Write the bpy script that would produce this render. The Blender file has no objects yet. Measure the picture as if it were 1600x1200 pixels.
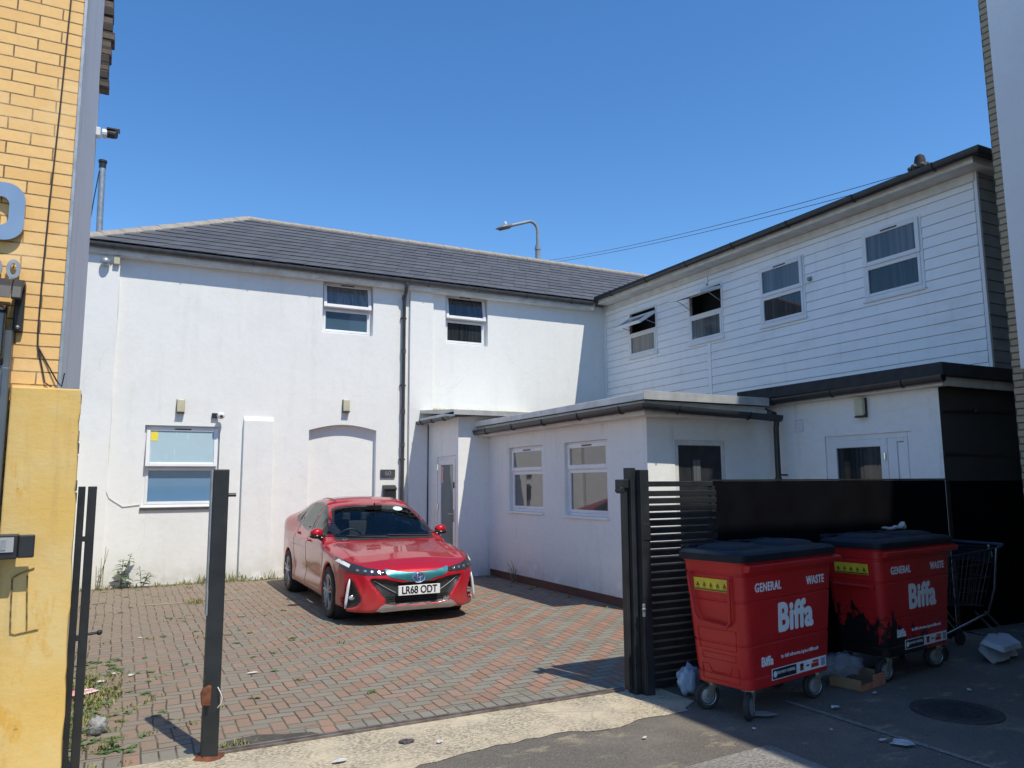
import bpy, bmesh, math, random
import numpy as np
from mathutils import Vector, Matrix
from mathutils.bvhtree import BVHTree
from mathutils.geometry import delaunay_2d_cdt

# ---------------------------------------------------------------- camera, sky, sun, exposure
S = bpy.context.scene
COL = S.collection
R = math.radians
random.seed(7)

def set_camera():
    p, r, y = R(7.4238), R(-.3676), R(27.1431)
    f0 = Vector((math.sin(y), math.cos(y), 0)); rt = Vector((math.cos(y), -math.sin(y), 0)); up = Vector((0, 0, 1))
    F = f0 * math.cos(p) + up * math.sin(p); U2 = up * math.cos(p) - f0 * math.sin(p)
    X = rt * math.cos(r) + U2 * math.sin(r); U = U2 * math.cos(r) - rt * math.sin(r)
    cam = bpy.data.cameras.new('camera'); o = bpy.data.objects.new('camera', cam); COL.objects.link(o)
    m = Matrix((X, U, -F)).transposed().to_4x4(); m.translation = (0, 0, 1.65)
    o.matrix_world = m
    cam.sensor_width = 36; cam.lens = 1185.16 / 1600 * 36; cam.clip_start = .05; cam.clip_end = 3000
    S.camera = o
set_camera()

SUN = Vector((.155, -.585, 1)).normalized()
W = bpy.data.worlds.new('World'); S.world = W; W.use_nodes = True
nt = W.node_tree; bg = nt.nodes['Background']
sky = nt.nodes.new('ShaderNodeTexSky'); sky.sky_type = 'NISHITA'; sky.sun_disc = False
sky.sun_elevation = math.asin(SUN.z); sky.sun_rotation = math.atan2(SUN.x, SUN.y)
sky.air_density = 1.0; sky.dust_density = .1; sky.ozone_density = 3.0; sky.altitude = 0
hs = nt.nodes.new('ShaderNodeHueSaturation'); hs.inputs['Saturation'].default_value = 1.25; hs.inputs['Hue'].default_value = .503
nt.links.new(sky.outputs[0], hs.inputs['Color']); nt.links.new(hs.outputs[0], bg.inputs[0]); bg.inputs[1].default_value = .147
sl = bpy.data.lights.new('sun', 'SUN'); sl.energy = 3.5; sl.angle = R(.53); sl.color = (1, .925, .79)
so = bpy.data.objects.new('sun', sl); COL.objects.link(so); so.rotation_euler = SUN.to_track_quat('Z', 'Y').to_euler()
S.view_settings.view_transform = 'Standard'; S.view_settings.look = 'None'; S.view_settings.gamma = 1
S.view_settings.exposure = .36

# ---------------------------------------------------------------- mesh builder
XF = {}
class MB:
    def __init__(s, T=None): s.v = []; s.f = []; s.T = T
    def add(s, vs, fs):
        o = len(s.v)
        for p in vs:
            p = Vector(p); s.v.append(s.T @ p if s.T else p)
        s.f += [tuple(i + o for i in f) for f in fs]
    def box(s, x0, y0, z0, x1, y1, z1):
        s.add([(x, y, z) for z in (z0, z1) for y in (y0, y1) for x in (x0, x1)],
              [(0, 2, 3, 1), (4, 5, 7, 6), (0, 1, 5, 4), (2, 6, 7, 3), (0, 4, 6, 2), (1, 3, 7, 5)])
    def prism(s, poly, ax, a, b):
        n = len(poly)
        def P(q, t): return {'x': (t, q[0], q[1]), 'y': (q[0], t, q[1]), 'z': (q[0], q[1], t)}[ax]
        s.add([P(q, a) for q in poly] + [P(q, b) for q in poly],
              [tuple(range(n))[::-1], tuple(range(n, 2 * n))] + [(i, (i + 1) % n, n + (i + 1) % n, n + i) for i in range(n)])
    def quad(s, *p): s.add(p, [tuple(range(len(p)))])
    def tube(s, pts, r, n=8, closed=False):
        pts = [Vector(p) for p in pts]; m = len(pts); rs = r if isinstance(r, (list, tuple)) else [r] * m
        vs = []; prev = None
        for i, p in enumerate(pts):
            if closed: t = pts[(i + 1) % m] - pts[i - 1]
            else: t = pts[min(i + 1, m - 1)] - pts[max(i - 1, 0)]
            t = t.normalized() if t.length > 1e-9 else Vector((0, 0, 1))
            if prev is None:
                a = Vector((0, 0, 1)) if abs(t.z) < .9 else Vector((1, 0, 0))
                prev = (a - t * a.dot(t)).normalized()
            else:
                q = prev - t * prev.dot(t)
                prev = q.normalized() if q.length > 1e-6 else prev
            b = t.cross(prev)
            for k in range(n):
                an = 2 * math.pi * k / n
                vs.append(p + (prev * math.cos(an) + b * math.sin(an)) * rs[i])
        fs = []
        for i in range(m if closed else m - 1):
            j = (i + 1) % m
            for k in range(n): fs.append((i * n + k, i * n + (k + 1) % n, j * n + (k + 1) % n, j * n + k))
        if not closed: fs += [tuple(range(n))[::-1], tuple((m - 1) * n + k for k in range(n))]
        s.add(vs, fs)
    def lathe(s, prof, c, ax='z', n=24, capped=True):   # prof: (radius, height)
        vs = []; m = len(prof); c = Vector(c)
        for (r, h) in prof:
            for k in range(n):
                a = 2 * math.pi * k / n; x, y = r * math.cos(a), r * math.sin(a)
                vs.append(c + Vector({'z': (x, y, h), 'y': (x, h, y), 'x': (h, x, y)}[ax]))
        fs = [(i * n + k, i * n + (k + 1) % n, (i + 1) * n + (k + 1) % n, (i + 1) * n + k) for i in range(m - 1) for k in range(n)]
        if capped: fs += [tuple(range(n))[::-1], tuple((m - 1) * n + k for k in range(n))]
        s.add(vs, fs)
    def build(s, name, mat, parent=None, smooth=False, bevel=0, seg=2, local=False, kind=None):
        me = bpy.data.meshes.new(name); vs = s.v
        if parent is not None and not local:
            inv = XF[parent.name].inverted(); vs = [inv @ v for v in vs]
        me.from_pydata([tuple(v) for v in vs], [], s.f)
        bm = bmesh.new(); bm.from_mesh(me); bmesh.ops.recalc_face_normals(bm, faces=bm.faces)
        bm.to_mesh(me); bm.free()
        if mat: me.materials.append(mat)
        o = bpy.data.objects.new(name, me); COL.objects.link(o)
        if parent is not None: o.parent = parent; XF[o.name] = XF[parent.name]
        else: XF[o.name] = Matrix()
        if smooth:
            me.polygons.foreach_set('use_smooth', [True] * len(me.polygons))
            if smooth != 'all': me.set_sharp_from_angle(angle=R(38))
        if bevel:
            b = o.modifiers.new('bevel', 'BEVEL'); b.width = bevel; b.segments = seg; b.limit_method = 'ANGLE'; b.angle_limit = R(35)
        if kind: o['kind'] = kind
        return o

def thing(name, label, cat, loc=(0, 0, 0), rz=0, group=None):
    o = bpy.data.objects.new(name, None); COL.objects.link(o); o.empty_display_size = .2
    o.location = loc; o.rotation_euler = (0, 0, rz)
    XF[o.name] = Matrix.Translation(loc) @ Matrix.Rotation(rz, 4, 'Z')
    return tag(o, label, cat, group)
def tag(o, label, cat, group=None):
    o['label'] = label; o['category'] = cat
    if group: o['group'] = group
    return o
def single(mb, name, mat, label, cat, base, group=None, **k):   # a thing that is one mesh, origin at its base
    inv = Vector(base); mb.v = [v - inv for v in mb.v]
    o = mb.build(name, mat, None, **k); o.location = base; XF[o.name] = Matrix.Translation(base)
    return tag(o, label, cat, group)
def copy_tree(o, parent=None):
    c = o.copy(); COL.objects.link(c)
    if parent: c.parent = parent
    for ch in list(o.children): copy_tree(ch, c)
    return c
def text_mesh(txt, size, bold=0, extrude=.0015, align='CENTER', shear=0, spacing=1):
    cu = bpy.data.curves.new('lettering', 'FONT'); cu.body = txt; cu.size = size; cu.offset = bold; cu.extrude = extrude
    cu.align_x = align; cu.align_y = 'CENTER'; cu.shear = shear; cu.space_character = spacing
    o = bpy.data.objects.new('lettering_source', cu); COL.objects.link(o)
    me = bpy.data.meshes.new_from_object(o.evaluated_get(bpy.context.evaluated_depsgraph_get()))
    bpy.data.objects.remove(o); bpy.data.curves.remove(cu)
    return me
def text_into(mb, txt, size, M, sx=1, fat=0, **k):
    me = text_mesh(txt, size, **k)
    for i, (dx, dy) in enumerate(((0, 0), (1, 0), (-1, 0), (0, 1), (0, -1), (.7, .7), (-.7, -.7), (.7, -.7), (-.7, .7)) if fat else ((0, 0),)):
        mb.add([M @ Vector((v.co.x * sx + dx * fat, v.co.y + dy * fat, v.co.z + i * .00008)) for v in me.vertices], [tuple(p.vertices) for p in me.polygons])
    bpy.data.meshes.remove(me)
def ico(c, r, sub, fn=None, scale=(1, 1, 1)):
    bm = bmesh.new(); bmesh.ops.create_icosphere(bm, subdivisions=sub, radius=1)
    vs = []
    for v in bm.verts:
        k = fn(v.co) if fn else 1
        vs.append(Vector((v.co.x * scale[0], v.co.y * scale[1], v.co.z * scale[2])) * (r * k) + Vector(c))
    fs = [tuple(v.index for v in f.verts) for f in bm.faces]; bm.free()
    return vs, fs

# ---------------------------------------------------------------- materials
def nodes(name):
    m = bpy.data.materials.new(name); m.use_nodes = True; t = m.node_tree
    return m, t, t.nodes['Principled BSDF']
def N(t, typ, **k):
    n = t.nodes.new('ShaderNode' + typ)
    for a, b in k.items():
        if a.startswith('i'):
            key = a[1:]; n.inputs[int(key) if key.isdigit() else key].default_value = b
        else: setattr(n, a, b)
    return n
def MA(t, op, a, b=None, c=None):
    n = t.nodes.new('ShaderNodeMath'); n.operation = op
    for i, q in enumerate((a, b, c)):
        if q is None: continue
        if isinstance(q, (int, float)): n.inputs[i].default_value = q
        else: t.links.new(q, n.inputs[i])
    return n.outputs[0]
def MIX(t, f, a, b, mode='MIX'):
    n = t.nodes.new('ShaderNodeMix'); n.data_type = 'RGBA'; n.blend_type = mode
    for i, q in ((0, f), (6, a), (7, b)):
        if isinstance(q, (int, float)): n.inputs[i].default_value = q
        elif isinstance(q, tuple): n.inputs[i].default_value = (*q[:3], 1)
        else: t.links.new(q, n.inputs[i])
    return n.outputs[2]
def RAMP(t, f, a, b):
    n = t.nodes.new('ShaderNodeMapRange'); n.inputs[1].default_value = a; n.inputs[2].default_value = b; n.interpolation_type = 'SMOOTHSTEP'
    t.links.new(f, n.inputs[0]); return n.outputs[0]
def NOISE(t, vec, scale, detail=4, rough=.55, sc=None):
    if sc:
        mp = t.nodes.new('ShaderNodeMapping'); mp.inputs['Scale'].default_value = sc; t.links.new(vec, mp.inputs[0]); vec = mp.outputs[0]
    n = t.nodes.new('ShaderNodeTexNoise'); n.inputs['Scale'].default_value = scale; n.inputs['Detail'].default_value = detail; n.inputs['Roughness'].default_value = rough
    t.links.new(vec, n.inputs['Vector']); return n.outputs[0]
def BUMP(t, b, h, strength, dist=.01):
    n = t.nodes.new('ShaderNodeBump'); n.inputs['Strength'].default_value = strength; n.inputs['Distance'].default_value = dist
    t.links.new(h, n.inputs['Height']); t.links.new(n.outputs[0], b.inputs['Normal']); return n
def M(name, col, col2=None, scale=6, rough=.6, metal=0, bump=0, bscale=60, coat=0, ior=1.5, spec=.5, rvar=0, dist=.004):
    m, t, b = nodes(name); tc = t.nodes.new('ShaderNodeTexCoord').outputs['Object']
    if col2 is None: col2 = tuple(min(1, c * 1.12 + .003) for c in col); col = tuple(c * .9 for c in col)
    n1 = NOISE(t, tc, scale); c = MIX(t, RAMP(t, n1, .3, .7), col, col2)
    t.links.new(c, b.inputs['Base Color']); b.inputs['Roughness'].default_value = rough; b.inputs['Metallic'].default_value = metal
    b.inputs['IOR'].default_value = ior; b.inputs['Coat Weight'].default_value = coat; b.inputs['Coat Roughness'].default_value = .04
    b.inputs['Specular IOR Level'].default_value = spec
    if rvar: t.links.new(MA(t, 'MULTIPLY_ADD', NOISE(t, tc, scale * 3), rvar, rough - rvar / 2), b.inputs['Roughness'])
    if bump: BUMP(t, b, NOISE(t, tc, bscale, 6, .6), bump, dist)
    return m
def render_wall(name, col, dirt, base_grime=.6, streak=.22, bump=.42, ztop=5.5):
    m, t, b = nodes(name); tc = t.nodes.new('ShaderNodeTexCoord').outputs['Object']
    big = NOISE(t, tc, .8, 5, .6); mid = NOISE(t, tc, 4, 6, .6)
    st = NOISE(t, tc, 1, 4, .6, (5, 5, .35))
    sep = t.nodes.new('ShaderNodeSeparateXYZ'); t.links.new(tc, sep.inputs[0]); z = sep.outputs[2]
    f = MA(t, 'MULTIPLY', RAMP(t, big, .45, .8), .16)
    f = MA(t, 'ADD', f, MA(t, 'MULTIPLY', MA(t, 'MULTIPLY', RAMP(t, st, .5, .78), RAMP(t, mid, .3, .65)), streak))
    zz = MA(t, 'ADD', z, MA(t, 'MULTIPLY', mid, .7))
    low = MA(t, 'SUBTRACT', 1.0, RAMP(t, zz, .25, 1.0))
    f = MA(t, 'ADD', f, MA(t, 'MULTIPLY', MA(t, 'MULTIPLY', low, RAMP(t, mid, .3, .62)), base_grime))
    fine = NOISE(t, tc, 130, 3, .6)
    sp = MA(t, 'MULTIPLY', RAMP(t, NOISE(t, tc, 26, 5, .7), .66, .75), .12)
    f = MA(t, 'ADD', f, MA(t, 'MULTIPLY', RAMP(t, NOISE(t, tc, 9, 5, .7, (1, 1, 1.6)), .38, .72), .09))
    vo = t.nodes.new('ShaderNodeTexVoronoi'); vo.feature = 'DISTANCE_TO_EDGE'; vo.inputs['Scale'].default_value = .55
    nz = t.nodes.new('ShaderNodeTexNoise'); nz.inputs['Scale'].default_value = 2.5; nz.inputs['Detail'].default_value = 6; t.links.new(tc, nz.inputs['Vector'])
    vm = t.nodes.new('ShaderNodeVectorMath'); vm.operation = 'MULTIPLY_ADD'; t.links.new(nz.outputs[1], vm.inputs[0]); vm.inputs[1].default_value = (.5, .5, .5); t.links.new(tc, vm.inputs[2]); t.links.new(vm.outputs[0], vo.inputs['Vector'])
    crack = MA(t, 'MULTIPLY', MA(t, 'SUBTRACT', 1.0, RAMP(t, vo.outputs['Distance'], .001, .006)), RAMP(t, NOISE(t, tc, .7, 3), .52, .62))
    f = MA(t, 'ADD', f, MA(t, 'MULTIPLY', crack, .16))
    f = MA(t, 'MINIMUM', MA(t, 'ADD', f, sp), 1.0)
    t.links.new(MIX(t, f, col, dirt), b.inputs['Base Color']); b.inputs['Roughness'].default_value = .85; b.inputs['Specular IOR Level'].default_value = .25
    h = MA(t, 'ADD', MA(t, 'MULTIPLY', fine, .5), MA(t, 'ADD', MA(t, 'MULTIPLY', NOISE(t, tc, 30, 5, .6), .7), MA(t, 'MULTIPLY', NOISE(t, tc, 3, 3, .5), 3.0)))
    BUMP(t, b, h, bump, .006)
    return m
def brick_mat(name, cols, mortar, axis='x', bw=.225, bh=.075, ms=.006, off=(0, 0), rough=.8, wear=None, bump=.7):
    m, t, b = nodes(name); tc = t.nodes.new('ShaderNodeTexCoord').outputs['Object']
    sep = t.nodes.new('ShaderNodeSeparateXYZ'); t.links.new(tc, sep.inputs[0])
    u = sep.outputs[0] if axis == 'x' else sep.outputs[1]
    cb = t.nodes.new('ShaderNodeCombineXYZ'); t.links.new(MA(t, 'ADD', u, off[0]), cb.inputs[0]); t.links.new(MA(t, 'ADD', sep.outputs[2], off[1]), cb.inputs[1])
    wob = NOISE(t, tc, 9, 3); v = cb.outputs[0]
    va = t.nodes.new('ShaderNodeVectorMath'); va.operation = 'MULTIPLY_ADD'
    wc = t.nodes.new('ShaderNodeCombineXYZ'); t.links.new(wob, wc.inputs[0]); t.links.new(NOISE(t, tc, 11, 3), wc.inputs[1])
    t.links.new(wc.outputs[0], va.inputs[0]); va.inputs[1].default_value = (.006, .006, 0); t.links.new(v, va.inputs[2])
    br = t.nodes.new('ShaderNodeTexBrick'); t.links.new(va.outputs[0], br.inputs[0])
    br.inputs['Scale'].default_value = 1; br.inputs['Brick Width'].default_value = bw; br.inputs['Row Height'].default_value = bh
    br.inputs['Mortar Size'].default_value = ms; br.inputs['Mortar Smooth'].default_value = .15; br.inputs['Bias'].default_value = 0
    br.inputs['Color1'].default_value = (*cols[0], 1); br.inputs['Color2'].default_value = (*cols[1], 1); br.inputs['Mortar'].default_value = (*mortar, 1)
    c = MIX(t, MA(t, 'MULTIPLY', RAMP(t, NOISE(t, tc, 22, 6, .7), .35, .75), .45), br.outputs[0], cols[2])
    c = MIX(t, MA(t, 'MULTIPLY', RAMP(t, NOISE(t, tc, 70, 5, .7), .62, .72), .35), c, mortar)
    if wear: c = MIX(t, MA(t, 'MULTIPLY', RAMP(t, NOISE(t, tc, 2.2, 6, .65), .5, .7), .5), c, wear)
    t.links.new(c, b.inputs['Base Color']); b.inputs['Roughness'].default_value = rough; b.inputs['Specular IOR Level'].default_value = .3
    h = MA(t, 'ADD', MA(t, 'MULTIPLY', MA(t, 'SUBTRACT', 1.0, br.outputs[1]), 1.0), MA(t, 'MULTIPLY', NOISE(t, tc, 60, 5), .35))
    BUMP(t, b, h, bump, .008)
    return m
def glass_mat(name, tint, ior=1.6, rough=.015, alpha=None, smear=0, folds=None):
    m, t, b = nodes(name); tc = t.nodes.new('ShaderNodeTexCoord').outputs['Object']
    b.inputs['IOR'].default_value = ior; b.inputs['Roughness'].default_value = rough
    c = MIX(t, NOISE(t, tc, 2, 2), tuple(q * .85 for q in tint), tint)
    if folds:
        w = NOISE(t, tc, 1, 3, .6, (16, 16, .25)); c = MIX(t, RAMP(t, w, .35, .68), c, folds)
    if smear: c = MIX(t, MA(t, 'MULTIPLY', RAMP(t, NOISE(t, tc, 3, 5, .6, (4, 4, .5)), .5, .8), smear), c, (.8, .85, .85))
    t.links.new(c, b.inputs['Base Color'])
    if alpha is not None: b.inputs['Alpha'].default_value = alpha
    BUMP(t, b, NOISE(t, tc, 1.3, 1), .02, .02)
    return m

white_render = render_wall('white_render', (.81, .825, .805), (.50, .49, .44))
white_render_b = render_wall('white_render_worn', (.84, .845, .82), (.45, .43, .40), .6, .35)
white_render_c = render_wall('white_render_stained', (.84, .85, .83), (.30, .30, .29), .5, .5)
dark_cement = render_wall('dark_cement', (.075, .073, .066), (.045, .044, .04), .2, .6, .5)
grey_panel = render_wall('weathered_grey_board', (.70, .71, .72), (.42, .43, .44), 0, 1.0, .15)
upvc = M('white_plastic', (.80, .81, .82), (.74, .75, .76), 3, .28, spec=.45)
board_white = M('painted_white_board', (.72, .72, .70), (.60, .59, .55), 5, .55, bump=.05, bscale=30)
clad_white = None
def mk_clad():
    m, t, b = nodes('white_cladding'); tc = t.nodes.new('ShaderNodeTexCoord').outputs['Object']
    f = MA(t, 'MULTIPLY', RAMP(t, NOISE(t, tc, 1.2, 6, .65, (1, 1, 3)), .48, .75), .5)
    f = MA(t, 'ADD', f, MA(t, 'MULTIPLY', RAMP(t, NOISE(t, tc, 2, 5, .6, (4, 4, .4)), .52, .75), .35))
    t.links.new(MIX(t, f, (.90, .905, .90), (.72, .71, .68)), b.inputs['Base Color']); b.inputs['Roughness'].default_value = .35
    BUMP(t, b, NOISE(t, tc, 8, 4, .6, (1, .3, 6)), .08, .01)
    return m
clad_white = mk_clad()
gutter_black = M('black_plastic_gutter', (.022, .024, .027), (.035, .036, .038), 8, .38, bump=.03, bscale=20)
gutter_dark = M('dark_grey_gutter', (.05, .053, .058), (.075, .077, .08), 8, .42, bump=.03)
felt_black = M('black_roof_felt', (.018, .019, .02), (.03, .03, .032), 7, .75, bump=.3, bscale=120)
trim_grey = M('grey_metal_trim', (.60, .61, .60), (.46, .48, .48), 4, .38, metal=.3, bump=.05, bscale=12)
trim_cream = M('cream_roof_trim', (.80, .79, .74), (.64, .62, .56), 5, .6, bump=.1, bscale=40)
sealant = M('cream_sealant_foam', (.68, .64, .48), (.52, .47, .33), 12, .85, bump=.6, bscale=60)
ridge_mat = M('ridge_tile_concrete', (.36, .325, .275), (.28, .255, .22), 9, .85, bump=.35, bscale=80)
def mk_slate():
    m, t, b = nodes('grey_slate'); tc = t.nodes.new('ShaderNodeTexCoord').outputs['Object']
    sep = t.nodes.new('ShaderNodeSeparateXYZ'); t.links.new(tc, sep.inputs[0])
    at = t.nodes.new('ShaderNodeAttribute'); at.attribute_name = 'slate'
    c = MIX(t, at.outputs['Fac'], (.080, .083, .090), (.108, .111, .118))
    c = MIX(t, MA(t, 'MULTIPLY', RAMP(t, NOISE(t, tc, 5, 6, .65), .5, .8), .3), c, (.14, .14, .137))
    c = MIX(t, MA(t, 'MULTIPLY', RAMP(t, NOISE(t, tc, 40, 5, .65), .63, .72), .5), c, (.22, .22, .2))
    t.links.new(c, b.inputs['Base Color']); b.inputs['Roughness'].default_value = .55; b.inputs['Specular IOR Level'].default_value = .4
    BUMP(t, b, NOISE(t, tc, 30, 5), .25, .006)
    return m
slate = mk_slate()
black_steel = M('black_painted_steel', (.014, .016, .018), (.026, .029, .032), 6, .45, bump=.05, bscale=60, rvar=.2)
black_gloss = M('black_fence_paint', (.003, .003, .0045), (.005, .0055, .0075), 3, .85, bump=.03, bscale=20, spec=.05)
rust = M('rusty_iron', (.22, .07, .03), (.10, .035, .02), 18, .85, bump=.5, bscale=70)
rail_steel = M('worn_track_steel', (.14, .11, .095), (.25, .22, .20), 12, .5, metal=.5, bump=.2, bscale=60)
dark_void = M('unlit_interior', (.012, .013, .015), (.02, .02, .022), 3, .9)
blind_mat = M('white_blind', (.62, .66, .66), (.52, .57, .57), 6, .7)
curtain_mat = M('grey_net_curtain', (.16, .18, .20), (.10, .12, .135), 9, .8)
glass_dark = glass_mat('window_glass_dark', (.014, .018, .022), 1.65, folds=(.045, .052, .058))
glass_sky = glass_mat('window_glass_sky', (.06, .12, .18), 1.7)  # sky reflection tint mixed into the pane colour
glass_painted_sky = glass_mat('window_glass_painted_sky_blue', (.13, .265, .43), 1.4, .04)  # blue of the reflected sky put into the base colour, no film
glass_frost = glass_mat('window_glass_frosted', (.42, .56, .60), 1.55, .12, smear=.6)
glass_pale = glass_mat('window_glass_pale', (.10, .10, .095), 2.1)
glass_grey = glass_mat('window_glass_curtained', (.075, .09, .10), 1.65, folds=(.15, .165, .17))
galv = M('galvanised_steel', (.42, .44, .45), (.30, .32, .33), 14, .45, metal=.6)
chrome = M('chrome', (.75, .76, .78), (.6, .61, .62), 9, .12, metal=1)
lamp_cream = M('cream_lamp_plastic', (.58, .55, .38), (.5, .47, .32), 5, .45)
black_plastic = M('black_plastic', (.018, .018, .02), (.03, .03, .032), 12, .45, bump=.04)
cctv_white = M('white_enamel', (.75, .75, .74), (.68, .68, .66), 9, .35)
paper_white = M('white_paper', (.55, .55, .53), (.44, .44, .42), 20, .8, bump=.2, bscale=40)
# ---------------------------------------------------------------- ground
def mk_paving(name, soldier=False):
    m, t, b = nodes(name); tc = t.nodes.new('ShaderNodeTexCoord').outputs['Object']
    sep = t.nodes.new('ShaderNodeSeparateXYZ'); t.links.new(tc, sep.inputs[0])
    wx = MA(t, 'MULTIPLY', MA(t, 'SUBTRACT', NOISE(t, tc, 1.3, 3), .5), .07); wy = MA(t, 'MULTIPLY', MA(t, 'SUBTRACT', NOISE(t, tc, 1.7, 3), .5), .07)
    x = MA(t, 'DIVIDE', MA(t, 'ADD', sep.outputs[0], wx if not soldier else .003), .1); y = MA(t, 'DIVIDE', MA(t, 'ADD', sep.outputs[1], wy if not soldier else 0.0), .1)
    i = MA(t, 'FLOOR', x); j = MA(t, 'FLOOR', y); fx = MA(t, 'SUBTRACT', x, i); fy = MA(t, 'SUBTRACT', y, j)
    if soldier:
        hx, hy, idx, idy, horiz = fx, MA(t, 'DIVIDE', sep.outputs[1], .1), i, MA(t, 'MULTIPLY', i, 0), None
        lx, ly, sx, sy = fx, MA(t, 'SUBTRACT', hy, 52.5), 1.0, 2.0
        dx = MA(t, 'MINIMUM', lx, MA(t, 'SUBTRACT', 1.0, lx)); dy = MA(t, 'MINIMUM', ly, MA(t, 'SUBTRACT', 2.0, ly))
    else:
        k = MA(t, 'FLOORED_MODULO', MA(t, 'SUBTRACT', i, j), 4.0)
        horiz = MA(t, 'LESS_THAN', k, 1.5)
        one = MA(t, 'MULTIPLY', horiz, MA(t, 'GREATER_THAN', k, .5))            # second half of a flat brick
        up = MA(t, 'COMPARE', k, 2.0, .1)                                        # upper half of an upright brick
        idx = MA(t, 'SUBTRACT', i, one); idy = MA(t, 'SUBTRACT', j, up)
        lx = MA(t, 'ADD', fx, one); ly = MA(t, 'ADD', fy, up)
        wdt = MA(t, 'ADD', 1.0, horiz); hgt = MA(t, 'SUBTRACT', 2.0, horiz)
        dx = MA(t, 'MINIMUM', lx, MA(t, 'SUBTRACT', wdt, lx)); dy = MA(t, 'MINIMUM', ly, MA(t, 'SUBTRACT', hgt, ly))
    d = MA(t, 'MINIMUM', dx, dy)
    d = MA(t, 'ADD', d, MA(t, 'MULTIPLY', MA(t, 'SUBTRACT', NOISE(t, tc, 30, 4), .5), .06))
    joint = MA(t, 'SUBTRACT', 1.0, RAMP(t, d, .025, .075))
    cb = t.nodes.new('ShaderNodeCombineXYZ'); t.links.new(idx, cb.inputs[0]); t.links.new(idy, cb.inputs[1])
    wn = t.nodes.new('ShaderNodeTexWhiteNoise'); wn.noise_dimensions = '2D'; t.links.new(cb.outputs[0], wn.inputs['Vector']); rnd = wn.outputs[0]
    wn2 = t.nodes.new('ShaderNodeTexWhiteNoise'); wn2.noise_dimensions = '3D'; cb2 = t.nodes.new('ShaderNodeCombineXYZ')
    t.links.new(idx, cb2.inputs[0]); t.links.new(idy, cb2.inputs[1]); cb2.inputs[2].default_value = 7; t.links.new(cb2.outputs[0], wn2.inputs['Vector']); rnd2 = wn2.outputs[0]
    red = MIX(t, rnd2, (.27, .153, .103), (.345, .212, .15)); grey = MIX(t, rnd2, (.195, .183, .148), (.26, .246, .20))
    if soldier: isred = MA(t, 'GREATER_THAN', rnd, .93)
    else: isred = MA(t, 'LESS_THAN', rnd, MA(t, 'MULTIPLY_ADD', horiz, -.86, .90))
    c = MIX(t, isred, grey, red)
    # trodden dust dulls the left of the yard
    dust = MA(t, 'MULTIPLY', RAMP(t, MA(t, 'ADD', MA(t, 'MULTIPLY', sep.outputs[0], -.22), MA(t, 'MULTIPLY', NOISE(t, tc, .7, 5, .6), 1.6)), -.05, .95), .8)
    if not soldier: c = MIX(t, dust, c, (.235, .19, .145))
    c = MIX(t, MA(t, 'MULTIPLY', RAMP(t, NOISE(t, tc, 4, 6, .7), .42, .75), .45), c, (.22, .20, .165))
    c = MIX(t, MA(t, 'MULTIPLY', RAMP(t, NOISE(t, tc, 60, 4, .7), .5, .75), .35), c, (.09, .075, .062))
    c = MIX(t, MA(t, 'MULTIPLY', RAMP(t, NOISE(t, tc, 1.1, 5, .65), .58, .72), .45), c, (.13, .115, .09))
    jc = MIX(t, RAMP(t, NOISE(t, tc, 1.6, 5, .6), .42, .62), (.06, .05, .037), (.16, .14, .105))
    jc = MIX(t, RAMP(t, NOISE(t, tc, 2.3, 5, .65), .57, .66), jc, (.07, .085, .025))
    t.links.new(MIX(t, joint, c, jc), b.inputs['Base Color']); b.inputs['Roughness'].default_value = .82; b.inputs['Specular IOR Level'].default_value = .35
    h = MA(t, 'ADD', MA(t, 'MULTIPLY', RAMP(t, d, .0, .12), 1.0), MA(t, 'ADD', MA(t, 'MULTIPLY', NOISE(t, tc, 90, 4), .25), MA(t, 'MULTIPLY', rnd2, .35)))
    BUMP(t, b, h, .8, .006)
    return m
def mk_asphalt():
    m, t, b = nodes('worn_asphalt'); tc = t.nodes.new('ShaderNodeTexCoord').outputs['Object']
    v = t.nodes.new('ShaderNodeTexVoronoi'); v.inputs['Scale'].default_value = 95; t.links.new(tc, v.inputs['Vector'])
    c = MIX(t, v.outputs['Color'], (.085, .07, .052), (.195, .17, .135))
    c = MIX(t, .55, c, MIX(t, NOISE(t, tc, 160, 3, .7), (.06, .054, .047), (.215, .198, .172)))
    c = MIX(t, MA(t, 'MULTIPLY', RAMP(t, NOISE(t, tc, 1.3, 6, .65), .45, .7), .55), c, (.24, .215, .175))
    c = MIX(t, MA(t, 'MULTIPLY', RAMP(t, NOISE(t, tc, 2.1, 7, .75, (1, 2, 1)), .55, .66), .6), c, (.40, .34, .225))
    c = MIX(t, MA(t, 'MULTIPLY', RAMP(t, NOISE(t, tc, 28, 6, .8), .52, .68), .45), c, (.27, .235, .185))
    c = MIX(t, MA(t, 'MULTIPLY', RAMP(t, NOISE(t, tc, 19, 6, .8), .54, .68), .5), c, (.055, .047, .038))
    c = MIX(t, MA(t, 'MULTIPLY', RAMP(t, NOISE(t, tc, 34, 3, .6), .68, .73), .8), c, (.36, .34, .31))
    t.links.new(c, b.inputs['Base Color']); b.inputs['Roughness'].default_value = .85
    BUMP(t, b, MA(t, 'ADD', v.outputs['Distance'], MA(t, 'MULTIPLY', NOISE(t, tc, 60, 5), 1.4)), .8, .008)
    return m
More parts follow.
